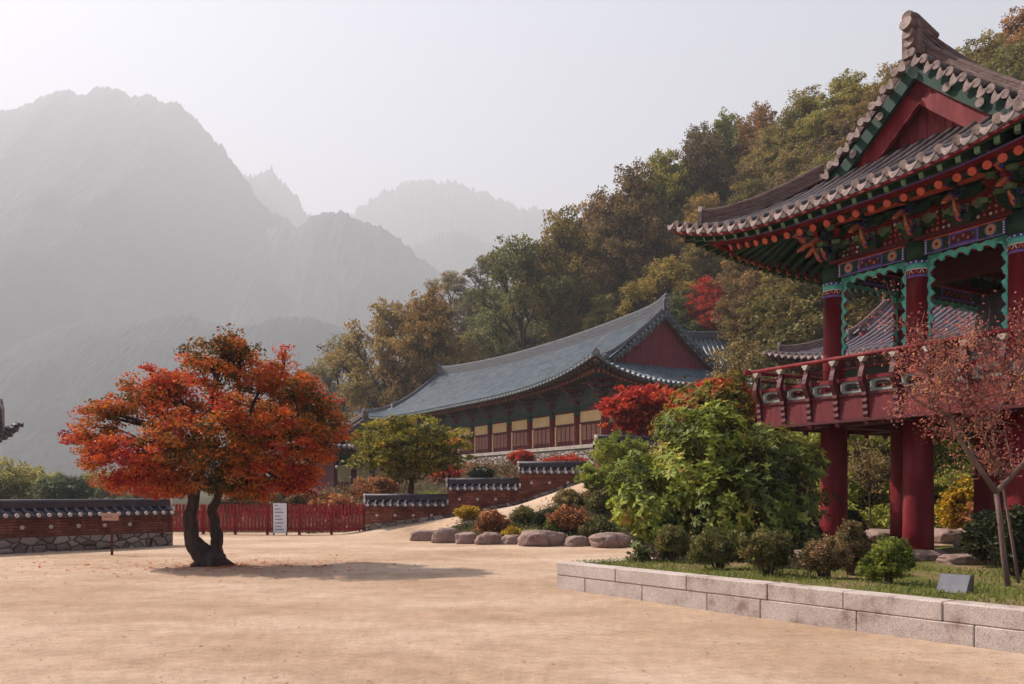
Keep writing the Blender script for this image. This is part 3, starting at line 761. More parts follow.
        v.build('frilled_valance',[M['turquoise'],M['red_paint']],root)
    for i in range(2):
        for x in (-4.1,4.1): bay((x,ys_[i],0),(x,ys_[i+1],0))
    for i in range(3):
        for y in (-1.94,1.94): bay((xs_[i],y,0),(xs_[i+1],y,0))
    # brackets
    base=bracket_mesh(4,.23,.235,.62,1.10)
    def put(x,y,rz,z=6.40):
        if not put.me:
            o=base.build('bracket_cluster',BM(),root); put.me=o.data
        else: o=link(bpy.data.objects.new('bracket_cluster',put.me),root)
        o.location=(x,y,z); o.rotation_euler=(0,0,rz)
    put.me=None
    for sx,rz in ((-1,math.pi),(1,0)):
        for y in (-.97,0,.97): put(sx*4.1,y,rz)
    for sy,rz in ((-1,-math.pi/2),(1,math.pi/2)):
        for x in (-3.3,-2.5,-1.8,-.9,0,.9,1.8,2.5,3.3): put(x,sy*1.94,rz)
    for sx in (-1,1):
        for sy in (-1,1):
            put(sx*4.1,sy*1.94,math.atan2(sy,sx)); put(sx*4.1,sy*1.94,0 if sx>0 else math.pi); put(sx*4.1,sy*1.94,sy*math.pi/2)
    # wall plate, boards between brackets, purlins, ceiling
    w=MB()
    for sx in (-1,1): w.box((sx*4.1,0,6.9),(.05,3.6,1.0),mi=0); w.tube([(sx*4.75,-2.9,7.38),(sx*4.75,2.9,7.38)],.11,10,1); w.box((sx*4.42,0,7.15),(.10,4.7,.16),mi=2)
    for sy in (-1,1): w.box((0,sy*1.94,6.9),(7.9,.05,1.0),mi=0); w.tube([(-4.9,sy*2.6,7.38),(4.9,sy*2.6,7.38)],.11,10,1); w.box((0,sy*2.25,7.15),(9,.10,.16),mi=2)
    for sx in (-1,1):
        for y in np.arange(-1.7,1.8,.485): w.disc((sx*4.135,y,6.75),(1,0,0),.14,.02,14,2); w.disc((sx*4.14,y,6.75),(1,0,0),.10,.035,12,3)
    rr_=random.Random(3)
    for sx in (-1,1):
        for y in np.arange(-1.85,1.9,.11):
            for z in np.arange(6.50,7.3,.105):
                if abs(((y+.97*4)%.97)-.485)<.30: w.disc((sx*4.13,y+rr_.uniform(-.015,.015),z),(1,0,0),rr_.uniform(.022,.038),.02,6,rr_.choice([2,2,3,4,5,6]))
    for sy in (-1,1):
        for x in np.arange(-3.9,3.95,.12):
            for z in np.arange(6.50,7.3,.115): w.disc((x,sy*1.97,z),(0,1,0),rr_.uniform(.022,.038),.02,6,rr_.choice([2,2,3,4,5,6]))
    w.build('bracket_boards',[M['red_dark'],M['green_paint'],M['orange_paint'],M['green_light'],M['turquoise'],M['salmon_paint'],M['white_line']],root)
    c=MB(); c.box((0,0,7.45),(8.3,4.0,.06),mi=0)
    for x in (-1.8,1.8): c.box((x,0,6.3),(.34,3.9,.42),mi=1)
    c.build('ceiling',[M['green_dark'],M['red_dark']],root)
    b=MB(); b.lathe((-1.5,-.3,4.05),[(.0,.02),(.60,.0),(.66,.05),(.67,.2),(.65,.5),(.60,.9),(.53,1.25),(.45,1.5),(.30,1.62),(.10,1.66)],28)
    b.tube([(-1.5,-.3,5.7),(-1.5,-.3,7.4)],.05,8); b.tube([(-1.5-.12,-.3,5.7),(-1.5-.1,-.3,5.85),(-1.5+.1,-.3,5.85),(-1.5+.12,-.3,5.7)],.03,6)
    o=b.build('hanging_bell',M['bronze'],None); o.location=(11.19,18.25,0); o.rotation_euler=(0,0,R(30))
    tag(o,'dark bronze bell hanging under the eaves in the upper storey of the red pavilion','bell')
    return root
pav=make_pavilion()
# ================================================================== the long hall and the other buildings
def simple_hall(name,label,cat,loc,rz,r,cx,cy,z0,ztop,nb,mt,ridge=(.4,.8,.5,.34,.42),doors=True,sideb=3,rp=.5,rr=.10,facing=(1,),bs=1.5,group=None,extra=None,stone=.35):
    root=thing(name,label,cat,loc,rz,group)
    rf=thing('roof',None,None); rf.parent=root
    r.surfaces(rf,mt,M['tile_end'] if extra is None else extra,1); r.ridges(rf,mt,M['tile_end'],*ridge); r.gables(rf,M['tile_dark'] if extra is None else extra,mt,.45*bs/1.5,.12)
    r.eaves(rf,cx,cy,1,rp,rr)
    xs_=[-cx+2*cx*i/nb for i in range(nb+1)]
    for sg in facing:
        for x in xs_:
            c=MB(); c.tube([(x,sg*cy,z0-.1),(x,sg*cy,ztop-.42)],.27*bs/1.5,12,0); c.tube([(x,sg*cy,ztop-.42),(x,sg*cy,ztop)],.28*bs/1.5,12,1); c.build('column',[M['red_paint'],M['green_dark']],root)
        for i in range(nb):
            x0,x1=xs_[i]+.2,xs_[i+1]-.2; m_=(x0+x1)/2; w=x1-x0; h=ztop-z0
            l=MB(); l.box((m_,sg*cy,ztop+.12),(w+.3,.24,.30),mi=0); l.box((m_,sg*cy,ztop-.10),(w,.16,.10),mi=1); l.build('lintel',[M['green_paint'],M['red_dark']],root)
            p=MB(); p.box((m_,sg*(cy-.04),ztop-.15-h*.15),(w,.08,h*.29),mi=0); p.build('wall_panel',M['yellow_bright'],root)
            d=MB(); zt=z0+h*.62
            d.box((m_,sg*cy,zt+.05),(w,.14,.10),mi=0)
            for e in (x0+.14,x1-.14): d.box((e,sg*cy,(z0+zt)/2),(.20,.10,zt-z0),mi=1)
            d.box((m_,sg*cy,z0+.06),(w,.14,.12),mi=0)
            f=d.build('door_frame',[M['red_dark'],M['yellow_bright']],root)
            nd=4; a=x0+.26; b=x1-.26; dw=(b-a)/nd
            for k in range(nd):
                q=MB(); xc=a+dw*(k+.5)
                q.box((xc,sg*(cy-.03),(z0+zt)/2+.05),(dw-.03,.05,zt-z0-.12),mi=0)
                q.box((xc,sg*(cy-.0),(z0+zt)/2+.22),(dw-.14,.02,(zt-z0)*.62),mi=1)
                for s_ in np.arange(-dw/2+.14,dw/2-.1,.10): q.box((xc+s_,sg*(cy+.013),(z0+zt)/2+.22),(.025,.012,(zt-z0)*.62),mi=0)
                for zz in np.arange(-.5,.6,.14): q.box((xc,sg*(cy+.016),(z0+zt)/2+.22+zz),(dw-.14,.010,.022),mi=0)
                q.build('door',[M['red_board'],M['wood_sign']],root)
    # end walls
    for sx in (-1,1):
        ysz=[-cy+2*cy*i/sideb for i in range(sideb+1)]
        for y in ysz[1:-1]+([ysz[0]] if 1 not in facing else []):
            c=MB(); c.tube([(sx*cx,y,z0-.1),(sx*cx,y,ztop)],.20*bs/1.5,12); c.build('column',M['red_dark'],root)
        for i in range(sideb):
            l=MB(); m_=(ysz[i]+ysz[i+1])/2; w=ysz[i+1]-ysz[i]-.4
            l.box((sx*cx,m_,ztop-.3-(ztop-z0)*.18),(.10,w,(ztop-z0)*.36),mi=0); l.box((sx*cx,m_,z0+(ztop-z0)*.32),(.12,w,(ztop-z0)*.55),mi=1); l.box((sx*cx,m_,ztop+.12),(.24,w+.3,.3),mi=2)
            l.build('wall_panel',[M['yellow_wall'],M['red_board'],M['green_paint']],root)
    bw=MB()
    for sg in (1,-1): bw.box((0,sg*cy,(ztop+.27+r.zE+.9)/2),(2*cx,.08,max(.3,r.zE+.9-ztop-.27)),mi=0)
    for sg in (1,-1): bw.box((sg*cx,0,(ztop+.27+r.zE+.9)/2),(.08,2*cy,max(.3,r.zE+.9-ztop-.27)),mi=0)
    bw.box((0,-cy,(z0+ztop)/2),(2*cx,.12,ztop-z0),mi=1)
    bw.box((0,0,r.zE+.6),(2*cx,2*cy,.1),mi=0)
    bw.build('bracket_boards',[M['dull_green'],M['red_board']],root)
    bm=bracket_mesh(4,.27,.26,.62,bs*.86,True); meb=None
    for sg in facing:
        pts=[(x,sg*cy,sg*math.pi/2) for x in xs_]+[((xs_[i]+xs_[i+1])/2,sg*cy,sg*math.pi/2) for i in range(nb)]*0
        pts+=[(sx*cx,-cy+2*cy*k/sideb,0 if sx>0 else math.pi) for sx in (-1,1) for k in range(sideb+1)]
        for x,y,a in pts:
            if meb is None: o=bm.build('bracket_cluster',BM2(),root); meb=o.data
            else: o=link(bpy.data.objects.new('bracket_cluster',meb),root)
            o.location=(x,y,ztop+.27); o.rotation_euler=(0,0,a)
    fl=MB(); fl.box((0,0,z0-stone/2-.05),(2*cx+2.0,2*cy+2.0,stone),mi=0); fl.box((0,0,z0-.04),(2*cx+2.1,2*cy+2.1,.09),mi=1)
    fl.build('stone_base',[M['masonry'],M['granite']],root)
    return root

# masonry of rough stones with pale joints
def masonry(name,scale,c1,c2,c3,joint,jw=.06,stretch=(1,1,1.6),bd=.05):
    m,nt,out=_nodes(name); v=coords(nt,stretch)
    vo=nt.nodes.new('ShaderNodeTexVoronoi'); vo.inputs['Scale'].default_value=scale; nt.links.new(v,vo.inputs['Vector'])
    ve=nt.nodes.new('ShaderNodeTexVoronoi'); ve.feature='DISTANCE_TO_EDGE'; ve.inputs['Scale'].default_value=scale; nt.links.new(v,ve.inputs['Vector'])
    sp=nt.nodes.new('ShaderNodeSeparateColor'); nt.links.new(vo.outputs['Color'],sp.inputs[0])
    r=ramp(nt,[(0,c1),(.5,c2),(1,c3)]); nt.links.new(sp.outputs[0],r.inputs[0])
    n=noise(nt,scale*5,5,.7,v); c=mixc(nt,.4,r.outputs[0],n.outputs[0],'OVERLAY')
    e=ramp(nt,[(jw*.5,(0,0,0)),(jw,(1,1,1))]); nt.links.new(ve.outputs['Distance'],e.inputs[0])
    c=mixc(nt,e.outputs[0],joint,c)
    h=ramp(nt,[(0,(0,0,0)),(jw*3,(1,1,1))]); nt.links.new(ve.outputs['Distance'],h.inputs[0])
    bsdf(nt,out,c,.9,h.outputs[0],.8,bd,.2); return m
M['masonry']=masonry('masonry',2.2,(.16,.12,.10),(.26,.20,.17),(.36,.29,.25),(.10,.075,.06))
M['rubble']=masonry('rubble',3.0,(.15,.10,.09),(.24,.18,.16),(.34,.27,.24),(.045,.022,.018),.05)
# thin brick courses laid in clay
def courses(name,c1,c2,joint,h=.075):
    m,nt,out=_nodes(name)
    tc=nt.nodes.new('ShaderNodeTexCoord'); sx=nt.nodes.new('ShaderNodeSeparateXYZ'); nt.links.new(tc.outputs['Object'],sx.inputs[0])
    cx=nt.nodes.new('ShaderNodeCombineXYZ'); 
    nz=noise(nt,1.2,4,.6,tc.outputs['Object']); wob=nt.nodes.new('ShaderNodeMath'); wob.operation='MULTIPLY_ADD'; wob.inputs[1].default_value=.05; nt.links.new(nz.outputs[0],wob.inputs[0]); nt.links.new(sx.outputs[2],wob.inputs[2])
    nt.links.new(sx.outputs[0],cx.inputs[0]); nt.links.new(wob.outputs[0],cx.inputs[1])
    br=nt.nodes.new('ShaderNodeTexBrick'); nt.links.new(cx.outputs[0],br.inputs['Vector'])
    br.inputs['Scale'].default_value=1; br.inputs['Brick Width'].default_value=.34; br.inputs['Row Height'].default_value=h; br.inputs['Mortar Size'].default_value=.012
    br.inputs['Mortar Smooth'].default_value=.5; br.inputs['Bias'].default_value=-.2
    br.inputs['Color1'].default_value=col(c1); br.inputs['Color2'].default_value=col(c2); br.inputs['Mortar'].default_value=col(joint)
    n=noise(nt,18,5,.7,tc.outputs['Object']); c=mixc(nt,.5,br.outputs[0],n.outputs[0],'OVERLAY')
    n2=noise(nt,1.4,5,.7,tc.outputs['Object']); r2=ramp(nt,[(.38,(.5,.42,.4)),(.62,(1.15,1.1,1.05))]); nt.links.new(n2.outputs[0],r2.inputs[0])
    c=mixc(nt,1,c,r2.outputs[0],'MULTIPLY')
    bsdf(nt,out,c,.9,br.outputs['Fac'],-.6,.02,.2); return m
M['clay_courses']=courses('clay_courses',(.18,.058,.04),(.30,.12,.085),(.085,.034,.025))
M['coping_tile']=worn('coping_tile',(.018,.012,.018),(.055,.036,.048),3,.6,.3,.006,spec=.5)
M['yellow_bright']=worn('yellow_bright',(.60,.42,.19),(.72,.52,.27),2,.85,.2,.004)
M['hall_tile']=worn('hall_tile',(.040,.055,.068),(.125,.155,.18),1.2,.5,.4,.01,spec=.5,fine=9)
M['hall_ridge']=worn('hall_ridge',(.05,.055,.065),(.13,.13,.15),3,.7,.5,.01,(1,1,6),fine=12)
M['hall_tile_end']=worn('hall_tile_end',(.07,.085,.09),(.16,.18,.18),3,.7,.3,.01)
M['plum_tile']=worn('plum_tile',(.075,.05,.062),(.17,.125,.14),1.2,.55,.4,.01,spec=.5,fine=9)
m,nt,out=_nodes('granite'); v=coords(nt)
n=noise(nt,95,4,.85,v); r=ramp(nt,[(.37,(.14,.10,.095)),(.46,(.46,.40,.37)),(.60,(.64,.57,.54))]); nt.links.new(n.outputs[0],r.inputs[0])
n2=noise(nt,1.6,5,.7,v); r2=ramp(nt,[(.33,(.50,.40,.36)),(.45,(.85,.80,.76)),(.65,(1.05,1.03,1.0))]); nt.links.new(n2.outputs[0],r2.inputs[0])
c=mixc(nt,1,r.outputs[0],r2.outputs[0],'MULTIPLY'); nh=noise(nt,55,4,.8,v)
bsdf(nt,out,c,.9,nh.outputs[0],.7,.008,.2); M['granite']=m

# --- long hall (ridge along A): root at its centre, turned 120 deg so local -y points away
def hallpt(u,v): return (OHX-.5*u+C3*v, OHY+C3*u+.5*v)
hx,hy=hallpt(15.4,5.35)
r=Roof(21.4,8.15,18.3,8.55,13.15,1.45,.75,1.25,4.4,.40,.115,10); r.gi=.45; r.rs=M['hall_ridge']
simple_hall('temple_hall','long temple hall with blue-grey tiled roof and yellow panels between red columns','hall',(hx,hy,0),R(120),r,18.6,5.35,4.58,7.2,12,M['hall_tile'],(.42,.85,.5,.34,.42),extra=M['hall_tile_end'],rp=.42,rr=.09,bs=1.5)
# --- hall behind it whose ridge shows right of the red gable
r=Roof(6.3,5.2,4.9,10.3,14.3,.9,.5,1.25,3.5,.40,.10,8); r.gi=.8; r.rs=M['hall_ridge']
simple_hall('back_hall','dark blue-tiled roof of a hall showing just behind the gable of the long hall','hall',(15.6,70.6,0),R(8),r,4.4,3.3,6.8,9.5,3,M['hall_tile'],(.36,.6,.35,.32,.36),extra=M['hall_tile_end'],rp=.55,rr=.11,bs=1.5,facing=(-1,),stone=4)
# --- plum-grey roofed hall behind the pavilion
s0=(11.3,38.0); La,Wb=7.6,5.2
cx_=s0[0]+.5*La+C3*Wb; cy_=s0[1]-C3*La+.5*Wb
r=Roof(La,Wb,5.2,7.12,9.75,.75,.45,1.25,3,.36,.09,9); r.gi=.8
simple_hall('side_hall','plum-grey tiled hall seen through the openings of the red pavilion','hall',(cx_,cy_,0),R(120),r,5.4,3.0,3.75,6.1,3,M['plum_tile'],(.34,.6,.4,.28,.34),rp=.42,rr=.09,bs=1.1,stone=.7)
# --- low gate roof left of the long hall
x,y,_=W(352,440,60)
r=Roof(5.6,3.6,4.4,4.55,6.3,.5,.3,1.2,3,.34,.085,7); r.gi=.6
simple_hall('gate_house','low grey-tiled gate house half hidden behind the orange maple','gate',(x-.8,y+2,0),R(-62),r,3.9,2.0,.2,3.7,3,M['plum_tile'],(.3,.5,.3,.26,.3),rp=.42,rr=.08,bs=1.0,stone=.3,facing=(1,))

# --- roof corner at the left edge of the photo (a building whose eave just enters the frame)
x,y,_=W(-100,430,22)
r=Roof(5.2,3.4,3.6,3.25,5.0,.75,.4,1.2,3,.30,.08,8); r.gi=.6
ex=W(20,440,30)
simple_hall('shrine_hall','dark tiled eave tip of a shrine jutting in at the left edge','shrine',(ex[0]-5.2,ex[1]-3.4,0),R(0),r,3.4,1.7,.35,3.0,3,M['tile_dark'],(.30,.5,.35,.42,.70),rp=.31,rr=.07,bs=.8,stone=.3,facing=(-1,),extra=M['tile_dark'])

# --- terrace with its retaining wall in front of the long hall
t=MB()
P0=[hallpt(-13,-4.8),hallpt(40,-4.8),hallpt(40,16),hallpt(-13,16)]
t.add([(p[0],p[1],4.12) for p in P0]+[(p[0],p[1],-1) for p in P0],[(0,1,2,3)[::-1],(0,1,5,4),(1,2,6,5),(2,3,7,6),(3,0,4,7)],0)
tag(t.build('hall_terrace',[worn('terrace_soil',(.30,.21,.14),(.44,.33,.24),1,.95,.4,.02)]),kind='structure')
w=MB(); a=hallpt(-13,-4.95); b=hallpt(40,-4.95); L=53; mid=((a[0]+b[0])/2,(a[1]+b[1])/2)
w.box((0,0,2.0),(L,.5,4.16)); 
w2=MB(); n=44
for i in range(n): w2.box((-L/2+(i+.5)*L/n,-.0,4.19),(L/n-.03,.62,.20))
o=thing('retaining_wall','rough stone retaining wall with pale coping below the long hall','wall',(mid[0],mid[1],0),R(120))
w.build('stone_face',M['masonry'],o); w2.build('coping',M['cream_paint'],o)

# ------------------------------------------------------------------ walls with tiled coping
def coped_wall(label,p,q,zb0,zb1,ztop,stone_h=0,dots=(),th=.42,group=None,end_stone=False,side=1,base_extra=.5,cat='wall'):
    """wall from p to q; ztop = underside of the coping; zb0/zb1 ground at each end"""
    p=np.array(p,float); q=np.array(q,float); L=np.linalg.norm(q-p); ang=math.atan2(q[1]-p[1],q[0]-p[0]); mid=(p+q)/2
    root=thing('tiled_wall',label,cat,(mid[0],mid[1],0),ang,group)
    b=MB(); lo=min(zb0,zb1)-base_extra
    zs=lambda x: zb0+(zb1-zb0)*(x+L/2)/L
    def slab(z0a,z0b,z1a,z1b,t,mi):
        vs=[(-L/2,-t/2,z0a),(L/2,-t/2,z0b),(L/2,t/2,z0b),(-L/2,t/2,z0a),(-L/2,-t/2,z1a),(L/2,-t/2,z1b),(L/2,t/2,z1b),(-L/2,t/2,z1a)]
        b.add(vs,[(3,2,1,0),(4,5,6,7),(0,1,5,4),(1,2,6,5),(2,3,7,6),(3,0,4,7)],mi)
    if stone_h:
        slab(lo,lo,zb0+stone_h,zb1+stone_h*.75,th+.10,1); slab(zb0+stone_h,zb1+stone_h*.75,ztop,ztop,th,0)
    else:
        slab(lo,lo,zb0+.16,zb1+.16,th+.06,1); slab(zb0+.16,zb1+.16,ztop,ztop,th,0)
    for x,z in dots:
        n_=(0,-1,0); b.disc((x,-th/2-.005,z),n_,.055,.05,14,2)
    b.build('wall_body',[M['clay_courses'],M['rubble'],M['plaster']],root)
    c=MB(); W_=th/2+.22; zr=ztop+.24; pt=.26
    for sg in (-1,1):
        rows=[[(-L/2,0,zr),(-L/2,sg*W_,ztop+.05)],[(L/2,0,zr),(L/2,sg*W_,ztop+.05)]]
        c.grid(rows,0,False); rows=[[(-L/2,0,zr-.06),(-L/2,sg*W_,ztop-.01)],[(L/2,0,zr-.06),(L/2,sg*W_,ztop-.01)]]; c.grid(rows,0,False)
        c.box((0,sg*(W_-.01),ztop+.02),(L,.03,.06),mi=0)
        n=int(L/pt)
        for i in range(n):
            x=-L/2+(i+.5)*L/n
            c.tube([(x,sg*.05,zr+.01),(x,sg*W_,ztop+.065)],.058,6,0); c.disc((x,sg*(W_+.02),ztop+.06),(0,sg,-.15),.054,.05,12,1)
            x2=x+pt/2
            if x2<L/2: c.prism([(-.08,.02),(0,-.01),(.08,.02),(.06,-.05),(0,-.075),(-.06,-.05)],(x2,sg*(W_+.01),ztop+.035),(1,0,0),(0,0,1),.02,2)
    c.build('coping_tiles',[M['coping_tile'],M['plaster'],M['coping_tile']],root)
    r_=MB(); r_.box((0,0,zr+.05),(L+.02,.24,.10),mi=0); r_.box((0,0,zr+.115),(L+.04,.20,.035),mi=0); r_.tube([(-L/2-.04,0,zr+.15),(L/2+.04,0,zr+.15)],.085,8,0)
    for sg in (-1,1):
        r_.disc((sg*(L/2+.045),0,zr+.12),(1,0,0),.12,.07,14,1)
        for y in (-.20,.20): r_.disc((sg*(L/2+.015),y,ztop+.16),(1,0,0),.09,.06,12,1)
    r_.build('coping_ridge',[M['coping_tile'],M['plaster']],root)
    return root
coped_wall('long low tile-topped wall at left, with rubble stone foot and clay courses above',(-15.2,19.6),(-10.35,25.6),-.05,.05,.93,.46,[(-3.2+i*.72,.67) for i in range(9)])
segs=[(-5.50,-2.42,.22,.60,1.06,'low tile-topped clay wall at the foot of the ramp, touching the red fence'),
      (-2.42,.28,.58,1.12,1.66,'middle one of the three stepped clay walls climbing beside the ramp'),
      (.28,2.95,1.10,2.05,2.28,'highest of the three stepped clay walls climbing beside the ramp')]
for i,(x0,x1,z0,z1,zt,lb) in enumerate(segs):
    L=x1-x0
    coped_wall(lb,(x0,32+i*.05),(x1,32+i*.05),z0,z1,zt,0,[(-L/2+.45+k*.68,zt-.33-.0*k) for k in range(4 if i==0 else 3)],group=None)
coped_wall('short tile-topped wall at the top of the ramp under the red maple',(3.45,34.5),(6.6,35.6),2.2,2.6,3.45,0,[(-.9,3.1)])

# ------------------------------------------------------------------ red picket fence
f=thing('picket_fence','dark red wooden picket fence across the back of the yard','fence',(-9.15,32,0))
x0,x1=-12.9+9.15,-5.55+9.15
mb=MB(); x=x0; k=0
while x<x1:
    h=1.17+random.uniform(-.015,.015); lean=random.uniform(-.006,.006)
    mb.add([(x-.042,-.012,.12),(x+.042,-.012,.12),(x+.042+lean,-.012,h-.06),(x+lean,-.012,h),(x-.042+lean,-.012,h-.06),(x-.042,.012,.12),(x+.042,.012,.12),(x+.042+lean,.012,h-.06),(x+lean,.012,h),(x-.042+lean,.012,h-.06)],
      [(4,3,2,1,0),(5,6,7,8,9),(0,1,6,5),(1,2,7,6),(2,3,8,7),(3,4,9,8),(4,0,5,9)],0)
    x+=.135; k+=1
mb.build('pickets',M['fence_red'],f)
for z in (.22,.85):
    m_=MB(); m_.box(((x0+x1)/2,.04,z),(x1-x0,.05,.09)); m_.build('rail',M['fence_red'],f)
for x in np.arange(x0+.05,x1+.1,(x1-x0-.1)/6):
    m_=MB(); m_.box((x,.06,.55),(.09,.09,1.15),taper=1); m_.build('post',M['fence_red'],f)
# board with notices on the fence
x,y,z=W(280,518,31.85)
b=thing('notice_board','white notice board with lines of small writing, fixed to the red fence','sign',(x,y,0))
m_=MB(); m_.box((0,0,.62),(.50,.03,1.12),mi=0); m_.build('board',M['sign_white'],b)
m_=MB()
for zz,n_ in ((1.10,2),(.96,4),(.84,6),(.70,4),(.58,5),(.44,6),(.31,4),(.20,6)):
    xx=-.18
    for k in range(n_):
        w_=random.uniform(.03,.055); m_.box((xx+w_/2,-.017,zz),(w_,.004,.035),mi=0); xx+=w_+.012
m_.build('writing',M['ink'],b)
m_=MB()
for xx in (-.24,.24): m_.box((xx,.03,.6),(.05,.05,1.24))
m_.build('board_posts',M['red_dark'],b)
# little sign before the left wall
x,y,z=W(112,518,21.6)
b=thing('yard_sign','small pale wooden sign on a dark post before the left wall','sign',(x,y,0))
m_=MB(); m_.box((0,0,.48),(.05,.05,1.0)); m_.build('post',M['red_dark'],b)
m_=MB(); m_.box((-.03,-.03,.97),(.42,.02,.19)); bo=m_.build('board',M['wood_sign'],b)
m_=MB()
for k in range(4):
    xx=-.17+k*.062; m_.box((xx,-.043,.985),(.036,.004,.008)); m_.box((xx,-.043,.955),(.040,.004,.008)); m_.box((xx-.012 if k%2 else xx+.01,-.043,.97),(.008,.004,.045))
m_.build('writing',M['ink'],bo)

# ------------------------------------------------------------------ planter of granite blocks + lawn
C0=np.array((.73,14.0)); dF=np.array((.6,-.8)); dB=np.array((C3,.5))
pl=thing('planter_wall','low wall of pale granite blocks edging the lawn in the right foreground','wall',(C0[0],C0[1],0))
random.seed(5)
def blocks(d,L,nrm,long):
    for c,(z0,z1) in enumerate(((-.12,.237),(.240,.445))):
        s=-.0
        s = 0
        while s<L-.05:
            w=random.uniform(1.05,1.5) if c else random.uniform(.85,1.35)
            if c==0 and s==0: w*=.6
            w=min(w,L-s)
            if L-s-w<.4: w=L-s
            b=MB(); cc=d*(s+w/2)+nrm*.15; off=random.uniform(-.006,.006)
            hw=w/2-.003; z=(z0+z1)/2
            ang=math.atan2(d[1],d[0])
            bb=bmesh_box(hw*2,.30,z1-z0,.012)
            co_,si=math.cos(ang),math.sin(ang)
            b.add([(cc[0]+v[0]*co_-(v[1]+off)*si,cc[1]+v[0]*si+(v[1]+off)*co_,z+v[2]) for v in bb[0]],bb[1],0)
            b.build('granite_block',M['granite'],pl); s+=w
import bmesh
def bmesh_box(x,y,z,bev):
    bm=bmesh.new(); bmesh.ops.create_cube(bm,size=1)
    for v in bm.verts: v.co=(v.co.x*x,v.co.y*y,v.co.z*z)
    bmesh.ops.bevel(bm,geom=list(bm.edges),offset=bev,segments=1,affect='EDGES')
    bm.verts.index_update(); r_=([tuple(v.co) for v in bm.verts],[tuple(v.index for v in f.verts) for f in bm.faces]); bm.free(); return r_
nF=np.array((.8,.6)); nB=np.array((.5,-C3))
blocks(dF,10.2,nF,True)
# back edge
def blocks_b():
    for c,(z0,z1) in enumerate(((-.12,.237),(.240,.445))):
        s=.32
        while s<3.6:
            w=1.1 if c else 1.3; b=MB(); cc=dB*(s+w/2)+nB*.15; bb=bmesh_box(w-.012,.30,z1-z0,.012)
            b.add([(cc[0]+v[0]*C3-v[1]*.5,cc[1]+v[0]*.5+v[1]*C3,(z0+z1)/2+v[2]) for v in bb[0]],bb[1],0); b.build('granite_block',M['granite'],pl); s+=w
blocks_b()
m,nt,out=_nodes('lawn_soil'); v=coords(nt)
n=noise(nt,.9,6,.65,v); r_=ramp(nt,[(.36,(.085,.09,.022)),(.5,(.13,.125,.035)),(.62,(.24,.155,.09))]); nt.links.new(n.outputs[0],r_.inputs[0])
n2=noise(nt,40,4,.8,v); c=mixc(nt,.5,r_.outputs[0],n2.outputs[0],'OVERLAY'); bsdf(nt,out,c,.95,n2.outputs[0],.6,.03,.1)
M['lawn']=m
q=[C0+nF*.28+dF*.0+dB*.0+np.array((.05,0)), C0+dF*10.2+nF*.28, C0+dF*10.2+nF*9, C0+dB*13+nB*.28, C0+dB*.35+nB*.28]
t=MB(); 
def subdiv_poly():
    # lawn as a gently uneven sheet inside the planter
    A=C0+nF*.2; rows=[]
    for i in range(60):
        s=i/59
        base=C0+nF*.25+dF*(10.0*s)
        row=[]
        for j in range(26):
            tt=j/25
            # run from the front edge back to the line of the back edge
            far=C0+dB*12.5*1.0+nB*.27
            e0=C0+dB*.3+nB*.27
            end=e0+(far-e0)*min(1,.0+s*1.0) if False else base+nF*0
            # direction along B from the front edge, clipped by the back edge
            L=12.0
            p_=base+dB*L*tt
            # move the s=0 row so that it hugs the back edge
            row.append((p_[0],p_[1],.425+.02*math.sin(p_[0]*3.1)*math.cos(p_[1]*2.3)-.02*tt))
        rows.append(row)
    return rows
t.grid(subdiv_poly(),0,True)
tag(t.build('lawn_ground',M['lawn']),kind='structure')
# slanted name plaque on the lawn
x,y=W(955,590,9.95)[:2]
b=thing('plaque_stand','small slanted grey plaque on a dark stand on the lawn','plaque',(x,y,.42),R(-44))
m_=MB(); m_.prism([(-.15,0),(.12,0),(.12,.21),(.04,.21)],(0,0,0),(0,1,0),(0,0,1),.34,0); m_.build('stand',M['bronze'],b)
m_=MB(); a0=math.atan2(.21,.19); m_.box((0,-.062,.111),(.32,.27,.012),rx=a0,mi=0); m_.build('plate',M['panel_grey'],b)

# ------------------------------------------------------------------ boulders
def boulder_mesh(sx,sy,sz,seed):
    bm=bmesh.new(); bmesh.ops.create_icosphere(bm,subdivisions=4,radius=1); rr=random.Random(seed)
    pl_=[(Vector((rr.gauss(0,1),rr.gauss(0,1),rr.gauss(0,.7))).normalized(),rr.uniform(.68,.9)) for _ in range(9)]
    from mathutils import noise as mn
    for v in bm.verts:
        c=v.co.copy()
        for n_,d_ in pl_:
            k=c.dot(n_)-d_
            if k>0: c-=n_*k*.85
        c=Vector([math.copysign(abs(q)**.74,q) for q in c])
        c*=1+.12*mn.noise(c*2.3+Vector((seed,0,0)))+.06*mn.noise(c*5+Vector((seed,0,0)))
        v.co=(c.x*sx,c.y*sy,max(c.z,-.55)*sz)
    me=bpy.data.meshes.new('boulder'); bm.to_mesh(me); bm.free(); me.materials.append(M['boulder'])
    me.polygons.foreach_set('use_smooth',[True]*len(me.polygons)); return me
